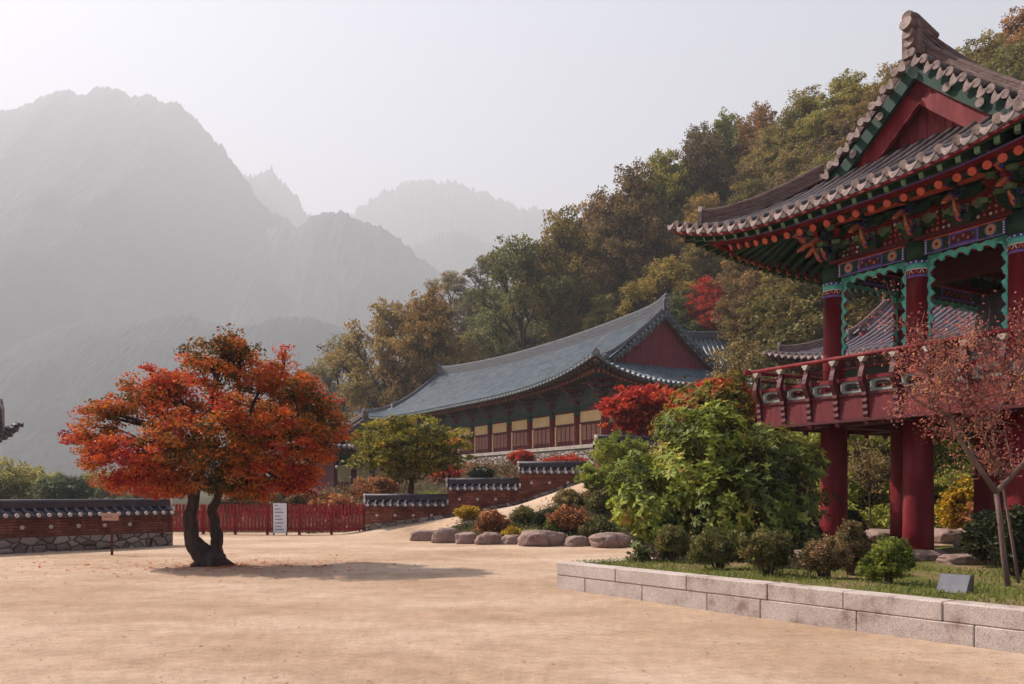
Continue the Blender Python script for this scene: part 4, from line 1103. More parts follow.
# px centre, px base y, px width, px height
BL=[(423,541,24,13,'small flat boulder at the left end of the row below the ramp'),
    (445,543,26,18,'rounded boulder second from the left end of the row'),
    (466,544,22,15,'low boulder third from the left, below the yellow flowers'),
    (489,545,26,15,'pale rounded boulder fourth from the left in the row'),
    (511,545,21,12,'small brown boulder just left of the biggest one'),
    (544,547,45,21,'biggest boulder of the row, broad with a groove down its face'),
    (576,547,27,13,'low reddish boulder just right of the biggest one'),
    (611,548,42,18,'long smooth grey boulder at the right end of the row')]
for i,(cx,by,w,h,lb) in enumerate(BL):
    Yd=F*H/(by-HY); X=(cx-512)/F*Yd; wm=w/F*Yd; hm=h/F*Yd
    o=link(bpy.data.objects.new('boulder',boulder_mesh(wm/2*1.14,wm/2*.8,hm/1.75,i+3)))
    o.location=(X,Yd+wm*.36,hm*.25); o.rotation_euler=(0,0,.1*i); tag(o,lb,'boulder','boulders edging the planted bed')
# rocks by the pavilion
RK=[(650,556,26,14,15.5,.4,'grey rock on the lawn edge under the left of the big green shrub'),
    (795,576,40,18,13.2,.40,'grey rock half hidden between the round clipped shrub and the pink heather'),
    (905,566,70,9,15.0,.42,'long flat dark stone lying on the lawn in front of the column base'),
    (960,572,50,8,14.2,.42,'flat dark stone in the grass behind the plaque'),
    (722,548,46,12,19.5,.42,'pale stone behind the big green shrub'),
    (800,538,60,16,20.5,.42,'pale low rock behind the pink heather left of the first red column'),
    (880,528,60,9,20.8,.45,'pale ledge of rock behind the columns at centre'),
    (945,535,40,12,20.5,.42,'reddish rounded rock right of the front red column'),
    (972,533,34,12,20.5,.43,'small pale stone on the path beneath the pavilion'),
    (965,549,20,14,17.6,.43,'small upright pale stone at the right of the column base')]
for i,(cx,by,w,h,Yd,gz_,lb) in enumerate(RK):
    X=(cx-512)/F*Yd; wm=w/F*Yd; hm=h/F*Yd
    o=link(bpy.data.objects.new('rock',boulder_mesh(wm/2*1.06,wm/2*.8,hm/1.3,i+33)))
    zz=max(gz_,G(X,Yd)); o.location=(X,Yd,zz+hm*.30); o.rotation_euler=(0,0,.3*i-.5); tag(o,lb,'rock')
# ================================================================== foliage
def leaf_material(name, stops, trans=.35, objcol=False, rough=.6, nscale=1.2):
    m,nt,out=_nodes(name)
    at=nt.nodes.new('ShaderNodeAttribute'); at.attribute_name='tint'
    r=ramp(nt,stops); nt.links.new(at.outputs['Fac'],r.inputs[0]); c=r.outputs[0]
    if objcol:
        oi=nt.nodes.new('ShaderNodeObjectInfo'); c=mixc(nt,1,c,oi.outputs['Color'],'MULTIPLY')
    d=nt.nodes.new('ShaderNodeBsdfPrincipled'); d.inputs['Roughness'].default_value=rough; d.inputs['Specular IOR Level'].default_value=.25
    nt.links.new(c,d.inputs['Base Color'])
    t=nt.nodes.new('ShaderNodeBsdfTranslucent'); nt.links.new(c,t.inputs[0])
    mx=nt.nodes.new('ShaderNodeMixShader'); mx.inputs[0].default_value=trans
    nt.links.new(d.outputs[0],mx.inputs[1]); nt.links.new(t.outputs[0],mx.inputs[2]); nt.links.new(mx.outputs[0],out.inputs[0])
    return m
def leaves(name, C, A, L, Wd, T, mat, parent=None, roll=None):
    """C centres, A leaf axis, L lengths, Wd widths, T tint; rhombic leaves, slightly folded"""
    n=len(C); A=A/np.linalg.norm(A,axis=1,keepdims=True)
    B=np.cross(A,rng.normal(size=(n,3)) if roll is None else roll); B/=np.linalg.norm(B,axis=1,keepdims=True)+1e-9
    N=np.cross(A,B); f=rng.uniform(-.18,.18,(n,1))*L[:,None]
    V=np.empty((n,4,3)); V[:,0]=C-A*L[:,None]/2; V[:,1]=C+B*Wd[:,None]/2+N*f; V[:,2]=C+A*L[:,None]/2; V[:,3]=C-B*Wd[:,None]/2+N*f
    Fc=np.arange(4*n).reshape(n,4)
    me=fast_mesh(name,V.reshape(-1,3),Fc,[mat],False,tint=np.repeat(T,4))
    return link(bpy.data.objects.new(name,me),parent)
def clumps_in(lobes, n, shell=.55):
    """lobes: (x,y,z,rx,ry,rz[,bias]) -> clump centres, lobe index"""
    vol=np.array([l[3]*l[4]*l[5] for l in lobes])**.72; k=rng.choice(len(lobes),n,p=vol/vol.sum())
    d=rng.normal(size=(n,3)); d/=np.linalg.norm(d,axis=1,keepdims=True)
    r=shell+(1-shell)*rng.random(n)**.6; r=np.where(rng.random(n)<.22,rng.random(n)*shell,r)
    r=np.where(rng.random(n)<.10,r*rng.uniform(1.0,1.28,n),r)
    Lb=np.array([l[:6] for l in lobes])[k]
    return Lb[:,:3]+d*r[:,None]*Lb[:,3:6], k, d
def crown(name, lobes, ncl, per, rad, flat, lsz, mat, parent, tintf=None, shell=.55, asp=.6, up=.5, drop=None):
    Cc,k,d=clumps_in(lobes,ncl,shell)
    if drop is not None:
        keep=drop(Cc); Cc,k,d=Cc[keep],k[keep],d[keep]; ncl=len(Cc)
    rr=rad*rng.uniform(.6,1.35,ncl)
    T=rng.normal(.5,.17,ncl)
    if tintf is not None: T=tintf(Cc,k,T)
    idx=np.repeat(np.arange(ncl),per); n=len(idx)
    g=rng.normal(size=(n,3)); g/=np.linalg.norm(g,axis=1,keepdims=True); g*=(rng.random(n)**.45)[:,None]
    g[:,2]=g[:,2]*flat-.25*flat*(g[:,0]**2+g[:,1]**2)
    P=Cc[idx]+g*rr[idx][:,None]
    A=rng.normal(size=(n,3)); A[:,2]*=.6; A+=d[idx]*.5
    L=lsz*rng.uniform(.6,1.4,n)
    roll=rng.normal(size=(n,3))*.8; roll[:,2]*=.3
    Tt=np.clip(T[idx]+rng.normal(0,.11,n),0,1)
    o=leaves(name,P,A,L,L*asp,Tt,mat,parent)
    return o,Cc,k
def curve(p,q,bow,n=6,wob=.0,r_=random):
    p=np.array(p,float); q=np.array(q,float); L=np.linalg.norm(q-p); out_=[]
    off=np.array((r_.gauss(0,1),r_.gauss(0,1),r_.gauss(0,.5)))*wob*L
    for i in range(n):
        t=i/(n-1); c=p+(q-p)*t+np.array((0,0,1.))*bow*L*math.sin(math.pi*t)+off*math.sin(math.pi*t)
        out_.append(c+np.array((r_.gauss(0,1),r_.gauss(0,1),r_.gauss(0,1)))*wob*L*.12*(0<i<n-1))
    return out_
def limbs(mb, fork, lobes, Cc, k, r0, r1=.03, twigs=4, bow=.06, wob=.08, seg=8, tw=.012):
    for li,l in enumerate(lobes):
        c=np.array(l[:3]); f=np.array(fork(c) if callable(fork) else fork)
        e=c-np.array((0,0,l[5]*.3)); P=curve(f,e,bow,7,wob); n=len(P)
        mb.tube(P,[r0+(r1-r0)*(i/(n-1))**.7 for i in range(n)],seg)
        m_=np.where(k==li)[0]
        for j in list(m_[:twigs]):
            s=P[random.randint(3,n-1)]; Q=curve(s,Cc[j],.05,4,.12); mb.tube(Q,[r1*.8,r1*.55,tw*1.2,tw*.7],5)

# ------------------------------------------------------------------ the orange maple in the yard
MX,MY=W(212,565,18.6)[:2]
def mp(px,py,dy=0): X,Y,Z=W(px,py,18.6+dy); return (X-MX,Y-MY,Z)
root=thing('maple_tree','spreading maple with orange and crimson leaves, alone on the sandy yard','tree',(MX,MY,0))
k_=F/18.6
lob=[(150,395,0,34,.95,30),(110,412,.3,36,1.0,24),(95,440,-.2,34,.95,26),(76,440,.2,20,.6,16),(130,455,-.6,42,1.1,26),(175,440,-.9,40,.9,34),
     (175,380,.4,28,1.1,22),(215,365,0,40,1.2,32),(240,348,.2,26,.8,20),(222,342,-.1,16,.5,14),(262,375,.1,38,1.2,28),(298,392,0,34,1.1,24),(325,408,.1,26,.8,20),
     (290,430,-.5,44,1.2,32),(322,445,-.2,28,.9,26),(240,420,-1.1,48,.9,36),(210,455,-.8,42,.9,26),(255,465,-.5,48,1.0,26),(300,470,0,36,1.0,22),
     (195,412,1.0,54,.9,40),(260,430,1.1,54,.9,40),(130,478,-.1,36,.9,17),(170,485,-.3,34,.9,15),(335,425,.3,16,.6,16),(98,408,.4,12,.4,8),(283,352,.2,14,.5,10),(345,440,0,12,.5,18),(212,478,-.7,36,.5,20),(245,484,-.5,38,.5,16),(180,474,-.4,36,.5,22),(150,468,.4,36,.8,22),(285,482,-.3,34,.7,14),(100,462,0,28,.7,16),(132,482,.1,34,.7,16),(168,489,0,34,.7,15),(212,488,-.5,36,.6,15),(250,491,-.2,36,.7,15),(296,486,.1,34,.7,16),(150,372,.2,12,.4,10),(230,336,0,14,.4,12)]
lobes=[]
for (px,py,dy,rx,ry,rz_) in lob:
    c=mp(px,py,dy); lobes.append((c[0],c[1],c[2],max(6,rx-9)/k_,ry*.85,max(5,rz_-7)/k_))
def tf(C,k,T):
    t=T*.95-.10+.33*np.sin(C[:,0]*1.7+1.1)*np.cos(C[:,2]*2.1+C[:,1]*1.5)
    z=C[:,2]; return t+.05
mm_=leaf_material('maple_leaf',[(0,(0.070,0.063,0.017)),(.14,(0.182,0.098,0.020)),(.3,(0.504,0.161,0.022)),(.52,(0.588,0.119,0.022)),(.72,(0.504,0.053,0.028)),(.9,(0.350,0.025,0.035)),(1,(0.210,0.017,0.025))],.42)
cr,Cc,k=crown('crown',lobes,1080,80,.26,.58,.068,mm_,root,tf,.45,.62)
t=MB()
def tp(px,py,dy=0): return mp(px,py,dy)
tr1=[tp(213,567),tp(205,556),tp(195,546,-.05),(tp(190,530,-.1)),tp(191,512,0),tp(195,490,0),tp(199,470,.0),tp(206,450,.05)]

def gnarl(P,rad,seg):
    n=26; P=np.array(P,float); u=np.linspace(0,len(P)-1,n); Q=[tuple(np.interp(x,range(len(P)),P[:,c]) for c in range(3)) for x in u]
    Q=[(q_[0]+.018*math.sin(i*1.3),q_[1]+.018*math.cos(i*1.7),q_[2]) for i,q_ in enumerate(Q)]
    t.tube(Q,[np.interp(x,range(len(rad)),rad)*(1+.13*math.sin(i*1.9)*math.cos(i*.8)+random.uniform(-.05,.05)) for i,x in enumerate(u)],seg)
gnarl(tr1,[.34,.27,.195,.155,.135,.12,.105,.09],16)
tr2=[tp(211,566,.05),tp(217,545,.1),tp(216,530,.15),tp(212,512,.2),tp(218,495,.2),tp(226,475,.2),tp(236,450,.2)]
gnarl(tr2,[.26,.15,.115,.10,.09,.08,.065],14)
for a in np.linspace(0,6.0,7): t.tube([(0,0,.22),(.28*math.cos(a),.28*math.sin(a),.05),(.55*math.cos(a),.5*math.sin(a),-.05)],[.19,.11,.03],8)
f1,f2=np.array(tr1[-1]),np.array(tr2[-1])
limbs(t,lambda c: f1 if c[0]<.15 else f2,lobes,Cc,k,.085,.028,9,.05,.08)
t.build('trunk',M['bark'],root)
# fallen leaves under it
n=900; a=rng.uniform(0,6.28,n); rr=np.abs(rng.normal(0,1.7,n))
Cf=np.stack([MX+.3+rr*np.cos(a)*1.5,MY-.3+rr*np.sin(a),np.zeros(n)],-1); Cf[:,2]=hg(Cf[:,0],Cf[:,1])+.012
Af=rng.normal(size=(n,3)); Af[:,2]*=.12; Lf=rng.uniform(.04,.10,n)
o=leaves('fallen_leaves',Cf,Af,Lf,Lf*.6,rng.uniform(.2,.95,n),mm_,None,roll=np.tile((0,0,1.),(n,1))+rng.normal(0,.1,(n,3)))
tag(o,kind='stuff')

# ------------------------------------------------------------------ generic small crowns placed by picture position
def bush(name,label,cat,px,py_base,Y,wpx,hpx,mat,ncl,per,rad,lsz,flat=.8,nl=7,seed=0,group=None,asp=.55,z=None,stem=None,depth=.8,shell=.5,tint0=0.,low=.1,color=None):
    global rng
    rng=np.random.default_rng(seed+100); random.seed(seed)
    X=(px-512)/F*Y; g=(H+(HY-py_base)/F*Y) if z is None else z
    w=wpx/F*Y; h=hpx/F*Y
    root=thing(name,label,cat,(X,Y,g),0,group)
    lobes=[]
    for i in range(nl):
        a=i*2.4+seed; r_=math.sqrt((i+.5)/nl)*.55
        lz=h*(low+.18+ (1-low-.42)*random.uniform(.25,1)*(1-.45*r_*1.4))
        s_=random.uniform(.8,1.15)
        lobes.append((w*r_*math.cos(a)*.62,w*depth*r_*math.sin(a)*.62,lz,w*.25*s_,w*.25*depth*s_,h*.24*s_))
    lobes.append((0,0,h*(low+(1-low)*.5),w*.36,w*.34*depth,h*(1-low)*.42))
    cr,Cc,k=crown('crown' if stem else 'foliage',lobes,ncl,per,rad,flat,lsz,mat,root,lambda C,k,T:T+tint0,shell,asp)
    if color is not None: cr.color=color
    t=MB()
    if stem:
        th=h*low+h*.15; t.tube(curve((0,0,-.1),(w*.02,0,th),0,5,.06),[stem,stem*.85,stem*.75,stem*.7,stem*.6],9); limbs(t,(w*.02,0,th*.97),lobes,Cc,k,stem*.5,stem*.18,5)
        t.build('trunk',M['bark'],root)
    else:
        for i in range(9):
            a=i*.7; e=lobes[i%nl]; t.tube(curve((.03*math.cos(a),.03*math.sin(a),-.06),(e[0],e[1],e[2]),.02,5,.08),[.022,.018,.014,.01,.006],5)
        t.build('stems',M['twig'],root)
    return root
LM={}
LM['green_maple']=leaf_material('green_maple_leaf',[(0,(0.051,0.051,0.012)),(.35,(0.138,0.128,0.020)),(.6,(0.290,0.254,0.032)),(.82,(0.464,0.348,0.043)),(1,(0.507,0.174,0.043))],.4)
LM['red_maple']=leaf_material('red_maple_leaf',[(0,(0.150,0.019,0.015)),(.3,(0.375,0.025,0.020)),(.6,(0.550,0.048,0.025)),(.85,(0.575,0.125,0.031)),(1,(0.450,0.188,0.037))],.42)
LM['shrub']=leaf_material('clipped_shrub_leaf',[(0,(0.036,0.041,0.017)),(.35,(0.102,0.104,0.032)),(.65,(0.203,0.189,0.051)),(.85,(0.319,0.232,0.072)),(1,(0.319,0.145,0.072))],.3)
LM['bright']=leaf_material('bright_shrub_leaf',[(0,(0.043,0.058,0.014)),(.35,(0.123,0.160,0.026)),(.65,(0.261,0.297,0.043)),(1,(0.435,0.406,0.072))],.35)
LM['lime']=leaf_material('lime_leaf',[(0,(0.051,0.065,0.017)),(.3,(0.138,0.174,0.026)),(.6,(0.290,0.334,0.043)),(.85,(0.464,0.464,0.080)),(1,(0.493,0.246,0.072))],.4)
LM['glossy']=leaf_material('glossy_leaf',[(0,(.03,.04,.012)),(.35,(.085,.105,.022)),(.62,(.19,.22,.04)),(.85,(.36,.38,.07)),(1,(.5,.5,.14))],.3,rough=.4)
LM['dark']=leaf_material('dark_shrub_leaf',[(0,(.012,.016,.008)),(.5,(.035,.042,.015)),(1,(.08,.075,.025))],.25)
LM['pink']=leaf_material('pinkish_leaf',[(0,(.05,.045,.02)),(.3,(.12,.10,.035)),(.55,(.24,.17,.06)),(.75,(.40,.21,.12)),(1,(.52,.28,.20))],.35)
LM['rust']=leaf_material('rust_leaf',[(0,(0.087,0.051,0.022)),(.4,(0.290,0.123,0.043)),(.7,(0.493,0.189,0.072)),(1,(0.609,0.319,0.131))],.35)
LM['gold']=leaf_material('gold_leaf',[(0,(.16,.09,.015)),(.4,(.44,.27,.02)),(.75,(.62,.42,.03)),(1,(.66,.30,.04))],.35)
LM['tan']=leaf_material('tan_leaf',[(0,(0.087,0.072,0.029)),(.4,(0.246,0.189,0.072)),(.8,(0.435,0.319,0.131)),(1,(0.522,0.290,0.131))],.35)
LM['coral']=leaf_material('coral_twig_leaf',[(0,(.26,.07,.05)),(.4,(.50,.16,.12)),(.70,(.62,.27,.19)),(.84,(.72,.38,.08)),(1,(.75,.45,.06))],.45)

bush('maple_tree','rounded green-gold maple standing behind the stepped clay wall','tree',410,500,34.5,124,96,LM['green_maple'],520,42,.42,.17,.35,12,3,low=.16,stem=.15,shell=.4)
bush('maple_tree','scarlet maple shrub spreading in front of the red gabled end of the long hall','tree',652,452,37,106,76,LM['red_maple'],420,40,.42,.19,.4,11,5,low=.12,stem=.11,shell=.4)

bush('maple_tree','second scarlet maple shrub, lower, just right of the first and behind the lime-green shrub','tree',718,440,27,80,66,LM['red_maple'],300,36,.36,.17,.4,10,15,low=.12,stem=.09,shell=.4)

# ------------------------------------------------------------------ the big broad-leaved shrub
def broad_shrub(label,px,pyb,Y,lob,n_ros,seed,mat,lsz=.17):
    global rng; rng=np.random.default_rng(seed); random.seed(seed)
    X=(px-512)/F*Y; g=H+(HY-pyb)/F*Y; k_=F/Y
    root=thing('broadleaf_shrub',label,'shrub',(X,Y,g))
    lobes=[((a-px)/k_,dy,(pyb-b)/k_,rx/k_,ry,rz_/k_) for a,b,dy,rx,ry,rz_ in lob]
    Cc,k,d=clumps_in(lobes,n_ros,.78)
    kk=(np.sin(Cc[:,0]*5.1+seed)*np.cos(Cc[:,2]*5.7+1)*np.cos(Cc[:,1]*4.3))>-.28; Cc,k,d=Cc[kk],k[kk],d[kk]
    n=len(Cc); per=9; idx=np.repeat(np.arange(n),per); m=n*per
    ax=d+np.array((0,0,.75)); ax/=np.linalg.norm(ax,axis=1,keepdims=True)
    A=rng.normal(size=(m,3)); A-= (A*ax[idx]).sum(1,keepdims=True)*ax[idx]; A/=np.linalg.norm(A,axis=1,keepdims=True)
    A=A+ax[idx]*rng.uniform(-.15,.75,(m,1)); A/=np.linalg.norm(A,axis=1,keepdims=True)
    L=lsz*rng.uniform(.55,1.2,m)
    T=np.clip((.45+.22*np.sin(Cc[:,0]*3.3+seed)*np.cos(Cc[:,2]*3.7)+rng.normal(0,.17,n))[idx]+rng.normal(0,.08,m),0,1)
    # each long leaf is a folded six-cornered blade
    C=Cc[idx]+A*L[:,None]*.5; B=np.cross(A,ax[idx]); B/=np.linalg.norm(B,axis=1,keepdims=True); N=np.cross(B,A)
    w=L*.17; V=np.empty((m,6,3)); h=L[:,None]/2
    V[:,0]=C-A*h; V[:,1]=C-A*h*.3+B*w[:,None]+N*.02*L[:,None]*2; V[:,2]=C+A*h*.45+B*w[:,None]*.8-N*L[:,None]*.02; V[:,3]=C+A*h-N*L[:,None]*.12
    V[:,4]=C+A*h*.45-B*w[:,None]*.8-N*L[:,None]*.02; V[:,5]=C-A*h*.3-B*w[:,None]+N*.02*L[:,None]*2
    Fc=np.arange(6*m).reshape(m,6)
    me=fast_mesh('foliage',V.reshape(-1,3),Fc,[mat],False,tint=np.repeat(T,6)); link(bpy.data.objects.new('foliage',me),root)
    t=MB()
    for i,l in enumerate(lobes):
        P=curve((random.gauss(0,.12),random.gauss(0,.12),-.1),l[:3],.03,7,.07); t.tube(P,[.05,.045,.04,.034,.028,.02,.014],6)
        for j in np.where(k==i)[0][:22]: t.tube(curve(P[random.randint(2,6)],Cc[j],.03,4,.1),[.016,.012,.008,.005],4)
    t.build('stems',M['twig'],root); return root
BL_=[(660,500,0,40,.9,34),(632,482,.2,22,.7,26),(690,470,0,40,1.,36),(715,440,.2,34,1.,36),(690,432,.4,30,.8,26),(712,500,-.5,36,.9,36),(662,526,-.2,26,.7,16),(624,508,0,16,.5,14),(712,540,-.3,34,.8,22),(700,452,-.4,26,.6,26),(725,412,.5,16,.5,14),(640,460,.3,14,.4,10)]
broad_shrub('big lime-green shrub with long star-set leaves, left half of the mass beside the pavilion',690,566,15.6,BL_,2300,21,LM['lime'],.135)
broad_shrub('dark glossy green shrub joined to the lime one, its right side against the red column',780,566,15.9,[(765,455,0,36,1.,32),(800,466,.1,24,.8,22),(790,505,-.2,32,.9,30),(752,500,-.4,36,.9,36),(752,540,-.3,38,.8,22),(795,540,-.1,30,.7,20),(745,470,-.3,30,.7,28),(818,462,.2,12,.4,8),(735,430,.2,20,.5,18)],2000,24,LM['glossy'],.125)
broad_shrub('taller yellow-green shrub with reddish shoots, behind the big broad-leaved shrub',740,520,20.5,[(700,405,0,30,.8,24),(730,395,0,26,.7,22),(745,420,0,30,.8,30),(680,430,0,30,.8,24),(715,440,0,40,.9,30),(755,440,0,22,.6,30),(735,470,0,44,.9,30)],1500,22,leaf_material('mixed_leaf',[(0,(.05,.045,.012)),(.35,(.15,.14,.02)),(.6,(.30,.24,.03)),(.8,(.48,.10,.03)),(1,(.52,.06,.03))],.4),.17)
broad_shrub('small sprawling shrub with lime shoots at the left tip of the lawn',648,572,14.3,[(637,545,0,9,.2,10),(632,556,0,7,.2,7),(644,553,0,7,.2,7),(668,554,.1,7,.2,7)],110,23,LM['glossy'],.09)

# ------------------------------------------------------------------ shrubs on the lawn
SH=[(674,566,14.2,34,40,'shrub','thin dark-stemmed low shrub next to the lime-tipped one on the lawn','shrub'),
    (718,577,13.0,56,50,'shrub','loose olive shrub between the thin dark one and the round clipped one','shrub'),
    (768,581,12.0,54,52,'shrub','round clipped olive shrub on the lawn','shrub'),
    (824,585,11.6,46,46,'pink','shrub with pinkish heathery tips right of the round clipped one','shrub'),
    (851,583,12.2,40,56,'pink','taller pink-brown shrub touching the left of the bright green one','shrub'),
    (889,592,10.9,52,52,'bright','bright yellow-green rounded shrub in front of the column base','shrub')]
for i,(px,pb,Y,w,h,mt,lb,cat) in enumerate(SH):
    bush('shrub',lb,cat,px,pb,Y,w,h,LM[mt],330,52,.07,.040,1.0,14,30+i,z=.42,shell=.55,asp=.5,low=.04 if i else .2,group='shrubs along the granite edge')
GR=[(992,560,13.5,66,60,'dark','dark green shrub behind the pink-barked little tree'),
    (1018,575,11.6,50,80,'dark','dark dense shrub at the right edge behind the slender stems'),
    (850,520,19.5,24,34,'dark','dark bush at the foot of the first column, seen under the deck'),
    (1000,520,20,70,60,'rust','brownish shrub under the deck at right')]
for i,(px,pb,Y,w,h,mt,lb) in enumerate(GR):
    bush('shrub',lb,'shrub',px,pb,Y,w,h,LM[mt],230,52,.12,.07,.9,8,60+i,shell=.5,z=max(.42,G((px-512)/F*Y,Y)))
bush('gold_shrub','golden yellow shrub glowing under the deck right of the front column','shrub',965,520,22,54,66,LM['gold'],220,46,.16,.10,.8,8,71,z=G((965-512)/F*22,22),shell=.45)

# ------------------------------------------------------------------ bed behind the boulders
BD=[(468,530,29.5,26,14,'gold','small mound of yellow chrysanthemums at the left of the bed'),
    (513,532,26.5,20,15,'gold','round bright yellow flower cushion in the bed above the boulders'),
    (492,531,27.2,34,34,'rust','reddish-brown feathery shrub between the two yellow flower mounds'),
    (534,532,26.2,22,12,'lime','low lime cushion right of the yellow flower cushion'),
    (548,520,27.5,30,16,'dark','dark low conifer in the bed beside the ramp'),
    (570,530,26.6,44,34,'rust','rust-coloured low shrub above the biggest boulder'),
    (597,532,26.0,32,22,'shrub','olive tuft behind the long grey boulder'),
    (568,516,28.4,34,20,'tan','straw-tipped low shrub by the ramp above the rust-coloured one'),(525,522,28.2,28,18,'shrub','olive tuft between the yellow cushion and the ramp'),
    (598,503,28.5,50,40,'lime','pale green billowing shrub at the top end of the ramp bed'),
    (622,490,30,70,48,'lime','wide pale yellow-green shrub above the ramp, under the scarlet maple'),
    (556,528,27.0,22,14,'bright','small green tuft between the dark conifer and the rust shrub'),
    (640,522,25.5,46,40,'bright','green shrub left of the big broad-leaved shrub, behind the long boulder'),
    (600,512,27.5,30,24,'shrub','dull green shrub on the ramp edge below the billowing pale one')]
for i,(px,pb,Y,w,h,mt,lb) in enumerate(BD):
    bush('shrub',lb,'shrub',px,pb,Y,w,h,LM[mt],170,44,.14,.075,.8,7,80+i,shell=.5,z=G((px-512)/F*Y,Y)-.02,low=.02)

# ------------------------------------------------------------------ slope under and behind the deck: separate bushes
words_=['first','second','third','fourth','fifth','sixth','seventh','eighth','ninth','tenth','eleventh','twelfth','thirteenth','fourteenth','fifteenth','sixteenth','seventeenth','eighteenth','nineteenth','twentieth','twenty-first','twenty-second','twenty-third','twenty-fourth','twenty-fifth','twenty-sixth','twenty-seventh','twenty-eighth','twenty-ninth','thirtieth']
random.seed(9)
names=[('lime','yellow-green'),('lime','golden green'),('tan','straw-coloured'),('lime','lime')]
BK={'lime':leaf_material('bank_bush_leaf',[(0,(.10,.11,.025)),(.3,(.24,.26,.045)),(.6,(.42,.43,.08)),(.85,(.58,.54,.13)),(1,(.55,.30,.10))],.5),'tan':LM['tan']}
rows_=[('lowest row',23.3,[815,850,885,930,975,1015]),('second row',24.8,[800,838,868,905,950,995,1030]),('third row',26.3,[822,856,890,925,965,1010]),('top row',28.0,[810,842,878,912,948,985,1022])]
for rn,Y0_,pxs in rows_:
    for c_,px in enumerate(pxs):
        Y=Y0_+random.uniform(-.4,.4); X=(px-512)/F*Y; mt,nm=names[random.randint(0,3)]; z=G(X,Y)
        bush('shrub','%s bush behind the pavilion, %s of the bank, %s from the left'%(nm,rn,words_[c_]),'shrub',px,0,Y,random.uniform(44,60),random.uniform(34,48),BK[mt],150,36,.22,.10,.8,7,int(px+Y0_*10),shell=.5,z=z-.1,low=.0,group='bushes on the bank behind the pavilion')

# behind the wall at left and fence
LF=[(338,500,36,52,26,'rust','rusty red shrub behind the fence, left of the green-gold maple'),(372,492,40,54,26,'rust','orange-brown bush just behind the left part of the stepped wall'),
    (300,500,40,60,22,'pink','pinkish bush behind the fence under the orange maple'),(240,500,42,60,24,'pink','pale pink-brown bush behind the fence, behind the maple trunk'),(430,488,36.5,30,12,'lime','little light green bush on top of the lowest stepped wall'),
    (446,480,44,30,14,'red_maple','crimson bush under the long hall between the green-gold maple and the middle wall'),(482,476,42,18,12,'dark','small dark spiky bush above the middle stepped wall'),(522,466,47,26,16,'red_maple','crimson creeper bush by the retaining wall of the long hall'),
    (566,455,45,44,9,'red_maple','low crimson bush just below the pale coping at the right'),(462,474,50,30,12,'rust','brown-red bush against the rough stone wall')]
for i,(px,pb,Y,w,h,mt,lb) in enumerate(LF):
    bush('shrub',lb,'shrub',px,pb,Y,w,h,LM[mt],170,36,.24,.14,.7,7,140+i,shell=.45,z=min(H+(HY-pb)/F*Y,G((px-512)/F*Y,Y)+.3),low=.0)

# ------------------------------------------------------------------ slender pink tree at right
rng=np.random.default_rng(5); random.seed(5)
TY=10.6; TX=(1012-512)/F*TY
root=thing('slender_tree','slender pale-barked tree with sparse coral and yellow leaves at the right edge of the lawn','tree',(TX,TY,.42))
def q(px,py,dy=0): X,Y,Z=W(px,py,TY+dy); return np.array((X-TX,Y-TY,Z-.42))
t=MB(); tips=[]
def limb(P,r0,r1,sub=True):
    P=[np.array(p) for p in P]; n=len(P); t.tube(P,[r0+(r1-r0)*i/(n-1) for i in range(n)],8)
    if sub:
        for _ in range(int(5+random.random()*4)):
            s=P[random.randint(n//2-1 if n>3 else 1,n-1)]
            dr=np.array((random.gauss(0,1),random.gauss(0,.9),abs(random.gauss(.6,.6)))); dr/=np.linalg.norm(dr); L=random.uniform(.25,.62)
            e=s+dr*L; Q=curve(s,e,.08,5,.10); t.tube(Q,[.007,.006,.005,.0035,.002],5)
            for _ in range(5):
                s2=Q[random.randint(1,4)]; d2=dr+np.array((random.gauss(0,.7),random.gauss(0,.7),random.gauss(0,.6))); e2=s2+d2*random.uniform(.12,.32)
                t.tube([s2,(s2+e2)/2+np.array((0,0,.01)),e2],[.005,.004,.002],4,caps=False); tips.append((s2,e2))
limb([q(1010,598),q(1004,560),q(1000,520),q(996,492)],.038,.03,False)
limb([q(996,492),q(978,466),q(960,440),q(952,420),q(930,400),q(915,385)],.038,.012)
limb([q(996,492),q(1010,478,.1),q(1024,462,.1),q(1040,430,.1),q(1050,395,.1)],.036,.012)
limb([q(960,440),q(964,415),q(958,385,-.1),q(950,360,-.1)],.022,.008)
limb([q(978,466),q(968,440,.3),q(940,412,.3),q(925,372,.3)],.018,.007)
limb([q(952,420),q(948,400),q(930,380,.1),q(918,350,.1)],.018,.007)
limb([q(1021,598,.25),q(1012,540,.25),q(1002,480,.3),q(990,420,.3),q(985,380,.2),q(980,350,.1)],.022,.007)
limb([q(990,430,.3),q(1004,400,.2),q(1010,375,.2),q(1015,352,.1)],.02,.008)
limb([q(1002,480,.3),q(985,440,.0),q(972,405,-.2),q(965,372,-.2)],.02,.007)
limb([q(1040,430,.1),q(1030,400,0),q(1020,375,-.1),q(1030,350,0)],.02,.007)
limb([q(952,420),q(930,408,-.2),q(912,398,-.2),q(900,372,-.2)],.014,.006)
t.build('trunk',M['bark_pale'],root)
tp_=[]; 
for s,e in tips:
    for _ in range(24): u=random.random(); tp_.append(s+(e-s)*(u*1.2)+np.array((random.gauss(0,.07),random.gauss(0,.07),random.gauss(0,.07))))
tp_=np.array(tp_); n=len(tp_)
A=rng.normal(size=(n,3)); A[:,2]-=.5; L=rng.uniform(.022,.05,n)
T=np.clip(.30+.25*np.sin(tp_[:,0]*5+1)*np.cos(tp_[:,2]*5)+rng.normal(0,.2,n),0,1)
leaves('crown',tp_,A,L,L*.6,T,LM['coral'],root)
